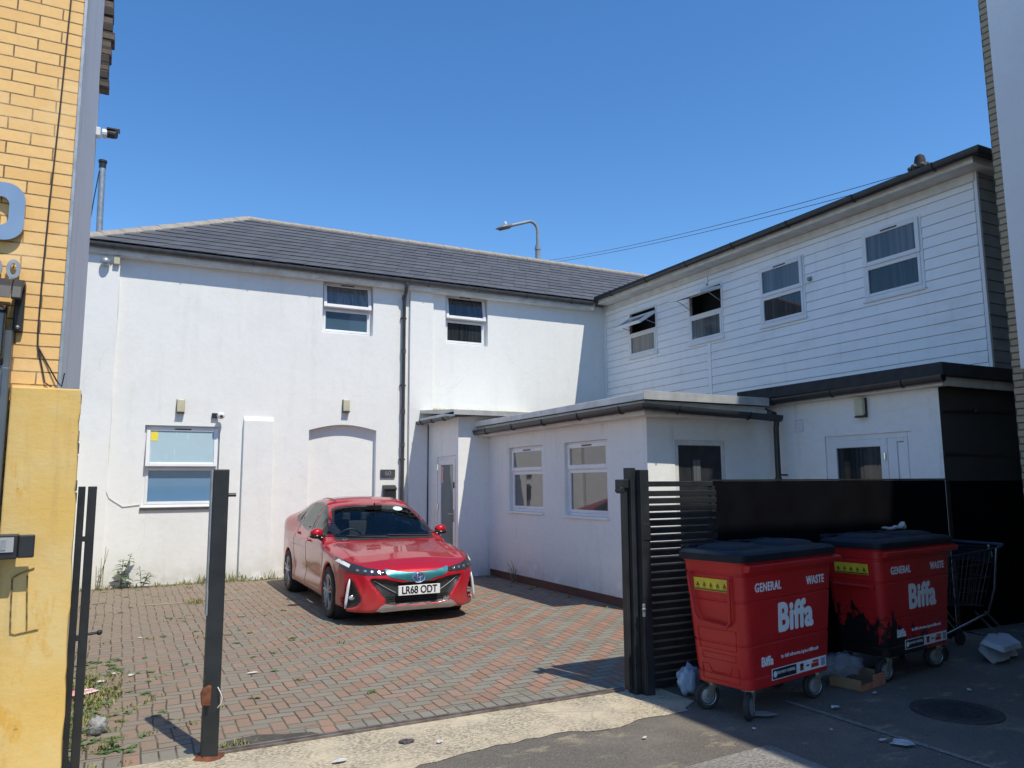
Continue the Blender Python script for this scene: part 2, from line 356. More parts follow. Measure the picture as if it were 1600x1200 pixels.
def mk_concrete(name, c0, c1, c2):
    m, t, b = nodes(name); tc = t.nodes.new('ShaderNodeTexCoord').outputs['Object']
    c = MIX(t, RAMP(t, NOISE(t, tc, 3, 6, .7), .35, .7), c0, c1)
    pit = MA(t, 'MULTIPLY', RAMP(t, NOISE(t, tc, 34, 7, .8, (1, 1.8, 1)), .48, .58), RAMP(t, NOISE(t, tc, 2.2, 4, .6), .3, .6))
    c = MIX(t, MA(t, 'MULTIPLY', pit, .8), c, c2)
    v = t.nodes.new('ShaderNodeTexVoronoi'); v.feature = 'DISTANCE_TO_EDGE'; v.inputs['Scale'].default_value = .8
    wv = t.nodes.new('ShaderNodeVectorMath'); wv.operation = 'MULTIPLY_ADD'; n = t.nodes.new('ShaderNodeTexNoise'); n.inputs['Scale'].default_value = 3; n.inputs['Detail'].default_value = 5
    t.links.new(tc, n.inputs['Vector']); t.links.new(n.outputs[1], wv.inputs[0]); wv.inputs[1].default_value = (.4, .4, 0); t.links.new(tc, wv.inputs[2]); t.links.new(wv.outputs[0], v.inputs['Vector'])
    crack = MA(t, 'SUBTRACT', 1.0, RAMP(t, v.outputs['Distance'], .002, .010))
    c = MIX(t, MA(t, 'MULTIPLY', crack, .3), c, c2)
    t.links.new(c, b.inputs['Base Color']); b.inputs['Roughness'].default_value = .88
    BUMP(t, b, MA(t, 'ADD', MA(t, 'MULTIPLY', pit, -.8), NOISE(t, tc, 130, 5)), .6, .006)
    return m
asphalt = mk_asphalt()
paving = mk_paving('block_paving'); paving_edge = mk_paving('block_paving_edge', True)
concrete_cream = mk_concrete('weathered_cream_concrete', (.58, .50, .35), (.46, .40, .295), (.17, .15, .115))
concrete_grey = mk_concrete('grey_concrete_slab', (.32, .30, .265), (.24, .225, .20), (.11, .10, .09))

def sheet(name, poly, z, mat, n=None):
    mb = MB(); mb.add([(x, y, z) for x, y in poly], [tuple(range(len(poly)))])
    return mb.build(name, mat, None, kind='structure')
sheet('street', [(-900, -900), (900, -900), (900, 900), (-900, 900)], 0, asphalt)
sheet('yard_paving', [(-.8, 5.45), (9.6, 5.45), (9.6, 14.3), (-.8, 14.3)], .004, paving)
sheet('paving_edge', [(-.8, 5.25), (3.9, 5.25), (3.9, 5.45), (-.8, 5.45)], .004, paving_edge)
edge = []
rr = random.Random(3)
for k in range(46):
    x = -1.2 + k * .11; y = 4.50 + .05 * math.sin(x * 3.1) + .035 * rr.uniform(-1, 1) + (.10 if x > 3.3 else 0)
    if x < 1.7: y -= (1.7 - x) * .35
    edge.append((x, y))
sheet('concrete_strip', edge + [(3.78, 4.62), (3.95, 4.72), (3.95, 5.25), (-1.2, 5.25)], .004, concrete_cream)
sheet('concrete_slab', [(1.9, 2.0), (3.74, 2.0), (3.725, 3.75), (3.04, 3.70), (1.9, 3.55)], .004, concrete_grey)
sheet('damp_patch', [(.64, 5.27), (1.28, 5.275), (1.22, 5.36), (1.05, 5.40), (.9, 5.47), (.72, 5.44), (.63, 5.37)], .009, mk_concrete('damp_mortar', (.075, .07, .058), (.11, .10, .08), (.05, .047, .04)))
sheet('paving_band', [(.35, 11.86), (1.6, 11.80), (1.6, 11.93), (.35, 11.98)], .008, mk_concrete('pale_mortar_band', (.34, .285, .20), (.27, .225, .165), (.15, .13, .1)))
sheet('kerb_edging', [(4.55, 2.0), (4.60, 2.0), (4.585, 4.40), (4.535, 4.40)], .006, concrete_grey)
# track the sliding gate runs on
mb = MB(); mb.box(.60, 5.20, .004, 3.66, 5.215, .020); mb.box(.60, 5.235, .004, 3.66, 5.25, .026); mb.box(.60, 5.215, .004, 3.66, 5.235, .012)
single(mb, 'gate_track', rail_steel, 'worn brown steel track let into the ground between the two gate posts', 'track', (2.1, 5.22, .004), bevel=.002)

# ---------------------------------------------------------------- wall and window helpers
def wall_sheet(mb, x0, x1, z0, z1, holes, depth=.2):
    """front of a wall in the plane y=0 (x right, z up, outside is -y) with rectangular holes and their reveals"""
    xs = sorted({x0, x1, *[h[0] for h in holes], *[h[1] for h in holes]}); zs = sorted({z0, z1, *[h[2] for h in holes], *[h[3] for h in holes]})
    for a, b in zip(xs, xs[1:]):
        for c, d in zip(zs, zs[1:]):
            if any(h[0] <= (a + b) / 2 <= h[1] and h[2] <= (c + d) / 2 <= h[3] for h in holes): continue
            mb.quad((a, 0, c), (b, 0, c), (b, 0, d), (a, 0, d))
    for (a, b, c, d) in holes:
        mb.quad((a, 0, c), (a, depth, c), (a, depth, d), (a, 0, d)); mb.quad((b, 0, c), (b, depth, c), (b, depth, d), (b, 0, d))
        mb.quad((a, 0, d), (b, 0, d), (b, depth, d), (a, depth, d)); mb.quad((a, 0, c), (b, 0, c), (b, depth, c), (a, depth, c))
def face_T(origin, normal):    # wall plane frame: x to the viewer's right, y into the wall, z up
    ang = {'-y': 0, '-x': -math.pi / 2, 'x': math.pi / 2}[normal]
    return Matrix.Translation(origin) @ Matrix.Rotation(ang, 4, 'Z')
def frame_bars(mb, x0, x1, z0, z1, w, y0, y1):
    mb.box(x0, y0, z0, x0 + w, y1, z1); mb.box(x1 - w, y0, z0, x1, y1, z1)
    mb.box(x0 + w, y0, z0, x1 - w, y1, z0 + w); mb.box(x0 + w, y0, z1 - w, x1 - w, y1, z1)
def window(parent, T, x0, x1, z0, z1, zt, rec, open_deg=0, top=glass_dark, bot=glass_dark, sill=None, vent=True, slide=0, label=None, back=None, bdepth=.35, notice=False):
    """top hung casement over a fixed light"""
    mb = MB(T); frame_bars(mb, x0, x1, z0, z1, .045, rec, rec + .07)
    mb.box(x0 + .045, rec, zt - .028, x1 - .045, rec + .07, zt + .028)
    frame_bars(mb, x0 + .045, x1 - .045, z0 + .045, zt - .028, .045, rec - .006, rec + .05)
    fr = mb.build('window', upvc, parent, bevel=.006)
    if label: fr['label'] = label
    mb = MB(T); mb.box(x0 + .088, rec + .018, z0 + .088, x1 - .088, rec + .03, zt - .072); mb.build('pane', bot, fr)
    H = z1 - .03 - slide; Ts = T @ Matrix.Translation((0, rec, H)) @ Matrix.Rotation(R(-open_deg), 4, 'X')
    d = -(z1 - .03 - zt)
    mb = MB(Ts); frame_bars(mb, x0 + .03, x1 - .03, d - .012, 0, .062, -.022, .038)
    sa = mb.build('sash', upvc, fr, bevel=.007)
    mb = MB(Ts); mb.box(x0 + .09, .0, d + .048, x1 - .09, .014, -.06); mb.build('pane', top, fr)
    if notice:
        mb = MB(Ts); mb.box(x0 + .10, -.004, -.235, x0 + .205, -.001, -.075); nb = mb.build('notice', M('yellow_notice', (.80, .68, .05), (.72, .60, .04), 20, .5), fr)
    if vent:
        mb = MB(Ts); xm = (x0 + x1) / 2; mb.box(xm - .13, -.029, -.042, xm + .13, -.022, -.020); mb.build('trickle_vent', gutter_dark, fr)
    if open_deg > 15:
        mb = MB(T); e = Ts @ Vector((0, 0, d * .75)); e = T.inverted() @ e
        for xx in (x0 + .05, x1 - .05): mb.tube([(xx, rec + .02, H + d * .55), (xx, e.y, e.z)], .007, 5)
        mb.build('stay', galv, fr)
    if sill:
        mb = MB(T); mb.box(x0 - sill, -.03 if rec > .03 else -.05, z0 - .035, x1 + sill, rec + .02, z0 - .001); mb.build('sill', upvc, fr, bevel=.005)
    mb = MB(T)
    yb = rec + bdepth; mb.quad((x0 - .1, yb, z0 - .1), (x1 + .1, yb, z0 - .1), (x1 + .1, yb, z1 + .1), (x0 - .1, yb, z1 + .1))
    for (p, q) in (((x0, z0), (x1, z0)), ((x1, z0), (x1, z1)), ((x1, z1), (x0, z1)), ((x0, z1), (x0, z0))):
        mb.quad((p[0], rec + .07, p[1]), (q[0], rec + .07, q[1]), (q[0], yb, q[1]), (p[0], yb, p[1]))
    mb.build('room_lining', back or dark_void, fr)
    return fr
def gutter(name, path, mat, parent, w=.11, h=.075, lip=True):
    """half round gutter along a level path; the path is the outer top edge, +y side of travel is inside"""
    mb = MB(); n = 8; rows = []
    for i, p in enumerate(path):
        p = Vector(p); a = Vector(path[max(i - 1, 0)]); b = Vector(path[min(i + 1, len(path) - 1)])
        def nrm(q, r): d = (r - q); d.z = 0; d.normalize(); return Vector((-d.y, d.x, 0))
        ns = []
        if i > 0: ns.append(nrm(a, p))
        if i < len(path) - 1: ns.append(nrm(p, b))
        nn = ns[0] if len(ns) == 1 else (ns[0] + ns[1]) / (1 + ns[0].dot(ns[1]))
        prof = [(0, .008), (0, -.002)] + [(w / 2 - w / 2 * math.cos(math.pi * k / n), -h * math.sin(math.pi * k / n)) for k in range(1, n)] + [(w, 0), (w, .008), (w - .006, .008)] \
            + [(w / 2 - (w / 2 - .006) * math.cos(math.pi * k / n), -(h - .006) * math.sin(math.pi * k / n)) for k in range(n - 1, 0, -1)] + [(.006, .008)]
        rows.append([p + nn * x + Vector((0, 0, z)) for x, z in prof])
    m = len(rows[0])
    mb.add([q for r in rows for q in r], [(i * m + k, i * m + (k + 1) % m, (i + 1) * m + (k + 1) % m, (i + 1) * m + k) for i in range(len(rows) - 1) for k in range(m)]
           + [tuple(range(m)), tuple((len(rows) - 1) * m + k for k in range(m))])
    return mb.build(name, mat, parent, smooth=True)
def brackets(path, mat, parent, step=.9, w=.11, h=.075, name='gutter_bracket'):
    mb = MB()
    for a, b in zip(path, path[1:]):
        a, b = Vector(a), Vector(b); d = b - a; L = d.length; d.normalize(); nn = Vector((-d.y, d.x, 0)).normalized()
        for k in range(max(1, int(L / step))):
            c = a + d * ((k + .5) * L / max(1, int(L / step)))
            mb.tube([c + nn * x + Vector((0, 0, z)) for x, z in [(-.004, .012)] + [(w / 2 - (w / 2 + .006) * math.cos(math.pi * q / 8), -(h + .006) * math.sin(math.pi * q / 8)) for q in range(1, 8)] + [(w, -.02), (w + .01, -.03)]], .010, 5)
    return mb.build(name, mat, parent, smooth=True, kind='stuff')
def slate_roof(name, parent, rows, mat, seed=1):
    """rows: list of (left low, right low, right high, left high) strips; each slate is its own sloping tile"""
    mb = MB(); vals = []; rg = random.Random(seed)
    for ri, (a, b, c, d) in enumerate(rows):
        a, b, c, d = map(Vector, (a, b, c, d)); nrm = (b - a).cross(d - a).normalized()
        if nrm.z < 0: nrm = -nrm
        up = (d - a); L = (b - a).length; n = max(1, int(L / .30)); off = .5 if ri % 2 else 0
        ts = [0] + [(k + off) / n for k in range(0 if off else 1, n)] + [1]
        ts = sorted(set(t for t in ts if 0 <= t <= 1))
        for t0, t1 in zip(ts, ts[1:]):
            if t1 - t0 < 1e-4: continue
            gap = .0025 / L; j = rg.uniform(-.003, .004)
            p = [a.lerp(b, t0 + gap), a.lerp(b, t1 - gap), d.lerp(c, t1 - gap), d.lerp(c, t0 + gap)]
            ov = (p[3] - p[0]) * .12
            lo = [p[0] + nrm * (.017 + j), p[1] + nrm * (.017 + j)]; hi = [p[2] + ov + nrm * .003, p[3] + ov + nrm * .003]
            mb.add(lo + hi + [p[0] + nrm * .006, p[1] + nrm * .006], [(0, 1, 2, 3), (0, 4, 5, 1)])
            vals += [rg.random()] * 2
    o = mb.build(name, mat, parent)
    at = o.data.attributes.new('slate', 'FLOAT', 'FACE'); at.data.foreach_set('value', vals)
    return o
# ---------------------------------------------------------------- white two storey building at the back of the yard
A = thing('white_building', 'white rendered two storey building with grey slate roof at the back of the yard', 'building', (4.2, 14.2, 0))
TA = face_T((0, 14.2, 0), '-y')
wins = [(.318, 1.511, 1.282, 2.660), (3.243, 4.234, 4.505, 5.53), (5.757, 6.713, 4.49, 5.56)]
arch = (3.054, 4.335, 0, 2.76)
mb = MB(TA)
wall_sheet(mb, -.2, 9.69, -.02, 5.62, wins + [arch], .16)
mb.box(-1.35, -.10, -.02, -.2, .0, 5.62)                                      # the proud strip at the left end
ap = [(3.054 + (4.335 - 3.054) * k / 16, 2.645 + .105 * math.sin(math.pi * k / 16) + .02 * k / 16) for k in range(17)]
mb.add([(x, 0, z) for x, z in ap] + [(x, 0, 2.76) for x, z in ap], [(k, k + 1, 18 + k, 17 + k) for k in range(16)])
mb.add([(x, 0, z) for x, z in ap] + [(x, .12, z) for x, z in ap], [(k, k + 1, 18 + k, 17 + k) for k in range(16)])
mb.quad((3.0, .12, -.02), (4.4, .12, -.02), (4.4, .12, 2.9), (3.0, .12, 2.9))
mb.box(-1.3, .3, 0, -1.2, 5.5, 5.6); mb.box(9.9, .3, 0, 10.0, 5.5, 5.6); mb.box(-1.3, 5.4, 0, 10.0, 5.5, 5.6)
mb.build('wall', white_render, A)
mb = MB(TA); mb.box(4.975, -.065, -.02, 5.47, .0, 5.488); mb.build('pilaster', white_render, A, bevel=.006)
mb = MB(TA); mb.prism([(0, -.02), (-.085, -.02), (-.085, 2.78), (0, 2.86)], 'x', 1.896, 2.405)
mb.build('buttress', white_render, A, bevel=.006)
window(A, TA, *wins[0], 1.97, .075, 7, glass_frost, glass_painted_sky, sill=None, label='tall ground floor window with its frosted top light ajar', notice=True)
window(A, TA, *wins[1], 5.02, .12, 10, glass_grey, glass_sky)
window(A, TA, *wins[2], 5.03, .12, 10, glass_dark, glass_dark)
mb = MB(TA); mb.box(.30, -.035, 1.235, 1.52, .16, 1.279); mb.build('sill', gutter_dark, A, bevel=.005)
# roof
EX, EY, EZ, RY, RZ, RX = -.86, 13.94, 5.69, 16.88, 7.42, 2.144
rows = []; n = 12
for k in range(n):
    a, b = k / n, (k + 1) / n
    def P(t): return EX + (RX - EX) * t, EY + (RY - EY) * t, EZ + (RZ - EZ) * t
    (x0, y0, z0), (x1, y1, z1) = P(a), P(b)
    if k == n - 1: x1 += .02
    rows.append(((x0, y0, z0), (13.2, y0, z0), (13.2, y1, z1), (x1, y1, z1)))
roof = slate_roof('roof', A, rows, slate)
mb = MB()
mb.quad((EX, EY + .02, EZ - .015), (13.2, EY + .02, EZ - .015), (13.2, RY, RZ - .02), (RX, RY, RZ - .02))
mb.quad((EX, EY, EZ - .01), (RX, RY, RZ - .02), (EX, 2 * RY - EY, EZ - .01))
mb.quad((RX, RY, RZ - .02), (13.2, RY, RZ - .02), (13.2, 2 * RY - EY, EZ - .01), (EX, 2 * RY - EY, EZ - .01))
mb.build('roof_slope', slate, roof)
def ridge(mb, a, b, L=.45, r=.13):
    a, b = Vector(a), Vector(b); d = (b - a); n = int(d.length / L); d.normalize(); s = d.cross(Vector((0, 0, 1))).normalized(); u = s.cross(d)
    for k in range(n):
        p = a.lerp(b, k / n) + d * .004; q = a.lerp(b, (k + 1) / n) + d * .012
        pr = [(-r, -.065), (-r * .55, -.008), (0, .014), (r * .55, -.008), (r, -.065)]
        vs = [o + s * x + u * (z + e) for o, e in ((p, .030), (q, .022)) for x, z in pr]; vs += [o + s * x + u * (z - .012) for o in (p, q) for x, z in pr]
        mb.add(vs, [(i, i + 1, 6 + i, 5 + i) for i in range(4)] + [(10 + i, 11 + i, 16 + i, 15 + i) for i in range(4)] + [(0, 1, 11, 10), (1, 2, 12, 11), (2, 3, 13, 12), (3, 4, 14, 13), (5, 6, 16, 15), (6, 7, 17, 16), (7, 8, 18, 17), (8, 9, 19, 18), (0, 5, 15, 10), (4, 9, 19, 14)])
mb = MB(); ridge(mb, (EX, EY, EZ + .02), (RX, RY, RZ + .02)); mb.build('hip_tiles', ridge_mat, roof)
mb = MB(); ridge(mb, (RX, RY, RZ + .02), (13.2, RY, RZ + .02)); mb.build('ridge_tiles', ridge_mat, roof)
mb = MB(); mb.box(EX + .05, 14.03, 5.50, 9.3, 14.05, 5.66); mb.build('fascia', trim_cream, A)
mb = MB(); mb.box(EX + .05, 14.05, 5.49, 9.3, 14.2, 5.508); mb.build('soffit', board_white, A)
gp = [(EX, 13.93, 5.655), (9.22, 13.93, 5.655)]
gutter('gutter', gp, gutter_dark, A, .098, .075); brackets(gp, gutter_dark, A, 1.1, .098)
mb = MB()                                                                       # drainpipe with swan neck, sockets and clips
X = 4.845
mb.tube([(X - .02, 13.975, 5.60), (X, 13.985, 5.52), (X, 14.06, 5.41), (X, 14.135, 5.30), (X, 14.135, 0.02)], .036, 10)
for z in (5.28, 4.2, 3.0, 2.35, 1.0): mb.tube([(X, 14.135, z), (X, 14.135, z + .09)], .045, 10)
dp = mb.build('drainpipe', gutter_dark, A, smooth=True)
mb = MB()
for z in (4.9, 3.55, 2.1, .9): mb.box(X - .06, 14.15, z, X + .06, 14.198, z + .03)
mb.build('pipe_clip', gutter_dark, dp, kind='stuff')
mb = MB()
pts = [(-.215, 14.085, 5.4)] + [(-.2 + .012 * math.sin(z * 3.1) - .004, 14.188, z) for z in (5.2, 4.6, 4, 3.4, 2.8, 2.2, 1.6)] + [(-.16, 14.19, 1.45), (.05, 14.19, 1.30), (.30, 14.19, 1.33)]
mb.tube(pts, .007, 5); mb.build('cable', board_white, A, smooth=True)

# small fittings on that wall
def wall_light(x, z, T, label, lamp=lamp_cream):
    base = T @ Vector((x, 0, z)); t = thing('wall_light', label, 'wall light', base, 0, 'cream and black wall lights'); 
    m = MB(T); m.box(x - .06, -.085, z - .01, x + .06, -.03, z + .21); m.build('lamp_shade', lamp, t, bevel=.012)
    m = MB(T); m.box(x - .065, -.03, z - .02, x + .065, 0, z + .215); m.prism([(0, z - .03), (-.088, z - .03), (-.088, z - .012), (0, z + .03)], 'x', x - .064, x + .064); m.build('housing', black_plastic, t, bevel=.004)
    return t
wall_light(.85, 2.90, TA, 'small cream wall light above the tall ground floor window')
wall_light(3.727, 3.02, TA, 'small cream wall light above the blind arch in the white wall')
def cctv(T, x, z, label, yaw=0):
    base = T @ Vector((x, 0, z)); t = thing('security_camera', label, 'security camera', base)
    m = MB(T); m.box(x - .14, -.05, z - .04, x - .05, 0, z + .05); m.build('junction_box', black_plastic, t, bevel=.004)
    m = MB(T); m.tube([(x - .05, -.03, z), (x - .02, -.10, z)], .022, 10); v, f = ico((x, -.13, z), .062, 3); m.add(v, f); m.build('camera_dome', cctv_white, t, smooth='all')
    m = MB(T); v, f = ico((x, -.175, z - .01), .028, 2); m.add(v, f); m.build('lens', black_plastic, t, smooth='all')
cctv(TA, 1.50, 2.845, 'white ball security camera at the top right corner of the ground floor window')
t = thing('floodlight', 'round grey bulkhead lamp under the eave at the far left of the white wall', 'lamp', (-.42, 14.1, 5.38))
m = MB(); v, f = ico((-.42, 14.03, 5.36), .075, 3); m.add(v, f); m.build('lamp_body', galv, t, smooth='all')
m = MB(); m.box(-.46, 14.06, 5.35, -.38, 14.1, 5.46); m.build('bracket', board_white, t)
m = MB(); m.box(-.30, 14.03, 5.34, -.21, 14.098, 5.48)
single(m, 'junction_box', lamp_cream, 'small cream electrical box under the eave beside the round lamp', 'electrical box', (-.245, 14.1, 5.43), bevel=.006)
t = thing('house_number_sign', 'slate grey number plate reading 60 on the white wall beside the drainpipe', 'sign', (4.57, 14.2, 1.76))
m = MB(); m.box(4.425, 14.17, 1.765, 4.715, 14.198, 1.92); m.build('plate', M('slate_sign', (.05, .06, .065), (.07, .08, .085), 9, .4), t, bevel=.006)
m = MB(); text_into(m, '60', .13, Matrix.Translation((4.57, 14.168, 1.845)) @ Matrix.Rotation(R(90), 4, 'X')); m.build('lettering', galv, t)
t = thing('letterbox', 'black metal letterbox fixed to the white wall behind the car', 'letterbox', (4.6, 14.2, 1.3))
m = MB(); m.box(4.48, 14.10, 1.30, 4.72, 14.198, 1.57); m.build('box', black_steel, t, bevel=.012)
m = MB(); m.prism([(14.085, 1.53), (14.085, 1.56), (14.198, 1.625), (14.198, 1.58)], 'x', 4.47, 4.73); m.build('lid', black_steel, t, bevel=.006)
m = MB(); m.box(4.51, 14.094, 1.575 - .03, 4.69, 14.099, 1.575 - .012); m.build('slot', galv, t)

# ---------------------------------------------------------------- entrance porch
P = thing('entrance_porch', 'small white flat roofed porch with a glazed side door behind the car', 'porch', (5.9, 13.4, 0))
TP = face_T((5.38, 0, 0), '-x')                     # local x = -Y
dh = (-13.66, -12.74, -.02, 2.15)
mb = MB(TP); wall_sheet(mb, -14.2, -12.63, -.02, 2.84, [dh], .12); mb.build('wall', white_render_b, P)
mb = MB(); mb.quad((5.38, 12.63, -.02), (7.2, 12.63, -.02), (7.2, 12.63, 2.95), (5.38, 12.63, 2.84)); mb.build('wall', white_render_b, P)
mb = MB(); mb.prism([(12.40, 2.86), (14.19, 3.03), (14.19, 3.09), (12.40, 2.955)], 'x', 5.20, 7.6); mb.build('roof', trim_grey, P, bevel=.004)
mb = MB(); mb.box(5.20, 12.42, 2.83, 5.23, 14.19, 2.915); mb.build('fascia', trim_cream, P)
gp = [(5.11, 14.17, 2.85), (5.11, 12.45, 2.83)]
gutter('gutter', gp, gutter_black, P, .09, .055); brackets(gp, gutter_black, P, .55, .09, .055)
mb = MB(); rg = random.Random(5)
for k in range(60):
    x = 5.17 + 2.55 * k / 59; v, f = ico((x, 14.18, 3.09 + .025 + .012 * rg.random()), .032 + .016 * rg.random() + (.03 if k < 4 else 0), 1, lambda c: 1 + .2 * rg.random(), (1, .6, .75)); mb.add(v, f)
mb.build('sealant_bead', sealant, P, smooth='all')
mb = MB(); mb.tube([(5.372, 14.13, 2.8), (5.372, 14.13, 1.9), (5.365, 14.12, 1.2), (5.372, 14.13, .1)], .012, 6); mb.build('cable', black_plastic, P, smooth=True)
d = MB(TP); frame_bars(d, dh[0], dh[1], -.02, dh[3], .06, .02, .09); door = d.build('door', upvc, P, bevel=.006)
d = MB(TP); frame_bars(d, dh[0] + .06, dh[1] - .06, .03, dh[3] - .06, .10, .01, .07); d.box(dh[0] + .15, .012, .03, dh[1] - .15, .07, .30); d.build('door_leaf', upvc, door, bevel=.006)
d = MB(TP); d.box(dh[0] + .16, .03, .30, dh[1] - .16, .045, 2.0); d.build('glass', glass_mat('door_glass', (.16, .19, .18), 1.7), door)
d = MB(TP); d.box(dh[0] + .17, .022, 1.66, dh[0] + .26, .029, 1.96); d.build('notice', M('red_notice', (.55, .12, .10), (.75, .55, .52), 40, .6), door)
d = MB(TP)
for z in (.35, 1.15, 1.90): d = MB(TP); d.tube([(dh[0] + .045, .0, z), (dh[0] + .045, .0, z + .11)], .016, 8); d.build('hinge', chrome, door, smooth=True)
d = MB(TP); d.box(dh[1] - .125, -.002, .96, dh[1] - .09, .012, 1.18); d.tube([(dh[1] - .107, -.002, 1.1), (dh[1] - .107, -.05, 1.1), (dh[1] - .23, -.055, 1.1)], .010, 8); d.build('handle', chrome, door, smooth=True)
d = MB(TP); d.box(dh[1] - .13, -.004, 1.56, dh[1] - .085, .012, 1.67); d.build('keypad', black_plastic, door, bevel=.003)
mb = MB(TP); mb.quad((dh[0], .12, 0), (dh[1], .12, 0), (dh[1], .12, 2.2), (dh[0], .12, 2.2)); mb.build('door_lining', dark_void, door)

# ---------------------------------------------------------------- low extension along the yard
B = thing('low_extension', 'white single storey extension with two windows and a black door beside the sliding gate', 'building', (7.1, 10.3, 0))
TB = face_T((6.0, 0, 0), '-x')
bw = [(-11.83, -10.65, 1.175, 2.255), (-9.97, -8.815, 1.162, 2.25)]
mb = MB(TB); wall_sheet(mb, -12.63, -7.91, .125, 2.52, bw, .12)
TE = face_T((0, 7.91, 0), '-y'); ed = (6.445, 7.325, -.02, 2.20)
mb2 = MB(TE); wall_sheet(mb2, 6.0, 8.23, -.02, 2.52, [ed], .10)
mb.T = None; mb.add(mb2.v, mb2.f)
mb.build('wall', white_render_b, B)
plinth = brick_mat('red_brick_plinth', ((.20, .075, .05), (.15, .06, .045), (.11, .055, .045)), (.10, .09, .08), 'y', .225, .065, .01)
mb = MB(); mb.box(6.008, 7.92, -.02, 6.2, 12.63, .125); mb.build('plinth', plinth, B)
for i, w_ in enumerate(bw):
    window(B, TB, *w_, 1.86, .055, 0, glass_pale, glass_pale, sill=.02)
# flat roof: cream edge along the yard, grey metal edge over the end
mb = MB(); mb.prism([(5.74, 7.56), (7.79, 7.56), (7.79, 8.4), (8.22, 8.4), (8.22, 12.62), (5.74, 12.62)], 'z', 2.665, 2.735); mb.build('roof', felt_black, B)
mb = MB(); mb.box(5.70, 7.56, 2.665, 5.738, 12.62, 2.755); mb.build('roof_edge', trim_cream, B, bevel=.006)
mb = MB(); mb.box(5.70, 7.545, 2.665, 7.80, 7.558, 2.775); mb.build('roof_edge', trim_grey, B, bevel=.003)
mb = MB(); mb.box(5.76, 7.63, 2.50, 5.785, 12.62, 2.66); mb.box(5.785, 7.63, 2.50, 7.80, 7.655, 2.66); mb.build('fascia', board_white, B)
mb = MB(); mb.box(5.785, 7.655, 2.485, 6.05, 12.62, 2.503); mb.box(6.05, 7.655, 2.485, 7.86, 7.92, 2.503); mb.box(7.80, 7.655, 2.503, 7.86, 7.92, 2.62); mb.build('soffit', board_white, B)
gp = [(5.645, 12.60, 2.59), (5.645, 7.515, 2.61), (8.02, 7.515, 2.535)]
gutter('gutter', gp, gutter_black, B, .11, .08); brackets(gp, gutter_black, B, 1.0, .11, .08)
mb = MB(); mb.tube([(7.96, 7.575, 2.52), (7.96, 7.585, 2.45), (7.96, 7.60, 2.36), (7.96, 7.60, 1.2), (7.96, 7.60, .02)], .038, 10); mb.tube([(7.96, 7.60, 1.6), (7.96, 7.60, 1.70)], .047, 10); mb.box(7.96, 7.6, 1.72, 8.14, 7.63, 1.745); mb.build('drainpipe', gutter_black, B, smooth=True)
d = MB(TE); frame_bars(d, ed[0], ed[1], -.02, ed[3], .07, .01, .09); dr = d.build('door', board_white, B, bevel=.006)
d = MB(TE); d.box(ed[0] + .07, .02, 0, ed[1] - .07, .07, ed[3] - .07); d.build('door_leaf', black_steel, dr, bevel=.005)
d = MB(TE); d.box(6.73, .012, 1.63, 6.90, .022, 1.97); d.build('door_frame', black_plastic, dr)
d = MB(TE); d.box(6.755, .006, 1.66, 6.875, .014, 1.94); d.build('glass', glass_grey, dr)
d = MB(TE); d.box(7.14, .0, 1.0, 7.18, .02, 1.2); d.tube([(7.16, .0, 1.1), (7.16, -.05, 1.1), (7.04, -.05, 1.1)], .01, 8); d.build('handle', chrome, dr, smooth=True)

# ---------------------------------------------------------------- annexe under the boarded storey
L = thing('rendered_annexe', 'single storey stained white annexe with black felt roof edge behind the black fence', 'building', (9.6, 7.0, 0))
TL = face_T((8.23, 0, 0), '-x')
lh = (-7.03, -5.79, -.02, 2.225)
mb = MB(TL); wall_sheet(mb, -9.4, -5.42, -.02, 2.72, [lh], .10); mb.build('wall', white_render_c, L)
mb = MB(); mb.quad((8.23, 5.42, 1.64), (13.5, 5.42, 1.64), (13.5, 5.42, 2.9), (8.23, 5.42, 2.9)); mb.build('end_wall', dark_cement, L)
mb = MB(); mb.quad((8.30, 5.417, -.02), (13.5, 5.417, -.02), (13.5, 5.417, 1.64), (8.30, 5.417, 1.64)); mb.build('painted_band', black_gloss, L)
mb = MB(); mb.box(8.24, 5.408, 1.925, 10.6, 5.42, 1.955); mb.tube([(8.25, 5.41, 2.42), (8.6, 5.40, 2.435), (9.0, 5.40, 2.445), (9.6, 5.405, 2.46)], .012, 6); v, f = ico((8.85, 5.39, 2.45), .04, 2); mb.add(v, f); mb.build('conduit', black_plastic, L)
mb = MB(); mb.box(8.0, 5.20, 2.80, 13.5, 8.36, 2.95); mb.build('roof', felt_black, L, bevel=.01)
mb = MB(); mb.box(8.10, 5.28, 2.70, 8.125, 8.3, 2.80); mb.box(8.125, 5.28, 2.70, 13.5, 5.305, 2.80); mb.build('fascia', trim_cream, L)
mb = MB(); mb.box(8.125, 5.305, 2.70, 8.24, 8.3, 2.715); mb.build('soffit', board_white, L)
gp = [(7.99, 8.2, 2.775), (7.99, 5.22, 2.80)]
gutter('gutter', gp, gutter_black, L, .10, .07); brackets(gp, gutter_black, L, .9, .10, .07)
mb = MB(); mb.tube([(8.04, 8.05, 2.74), (8.04, 7.95, 2.66), (8.02, 7.78, 2.60), (7.96, 7.62, 2.56)], .04, 10); mb.build('drainpipe', gutter_black, L, smooth=True)
d = MB(TL); frame_bars(d, lh[0], lh[1], -.02, lh[3], .065, .02, .09); d.box(-6.13, .02, 0, -6.05, .09, lh[3] - .065); fr = d.build('double_door', upvc, L, bevel=.006)
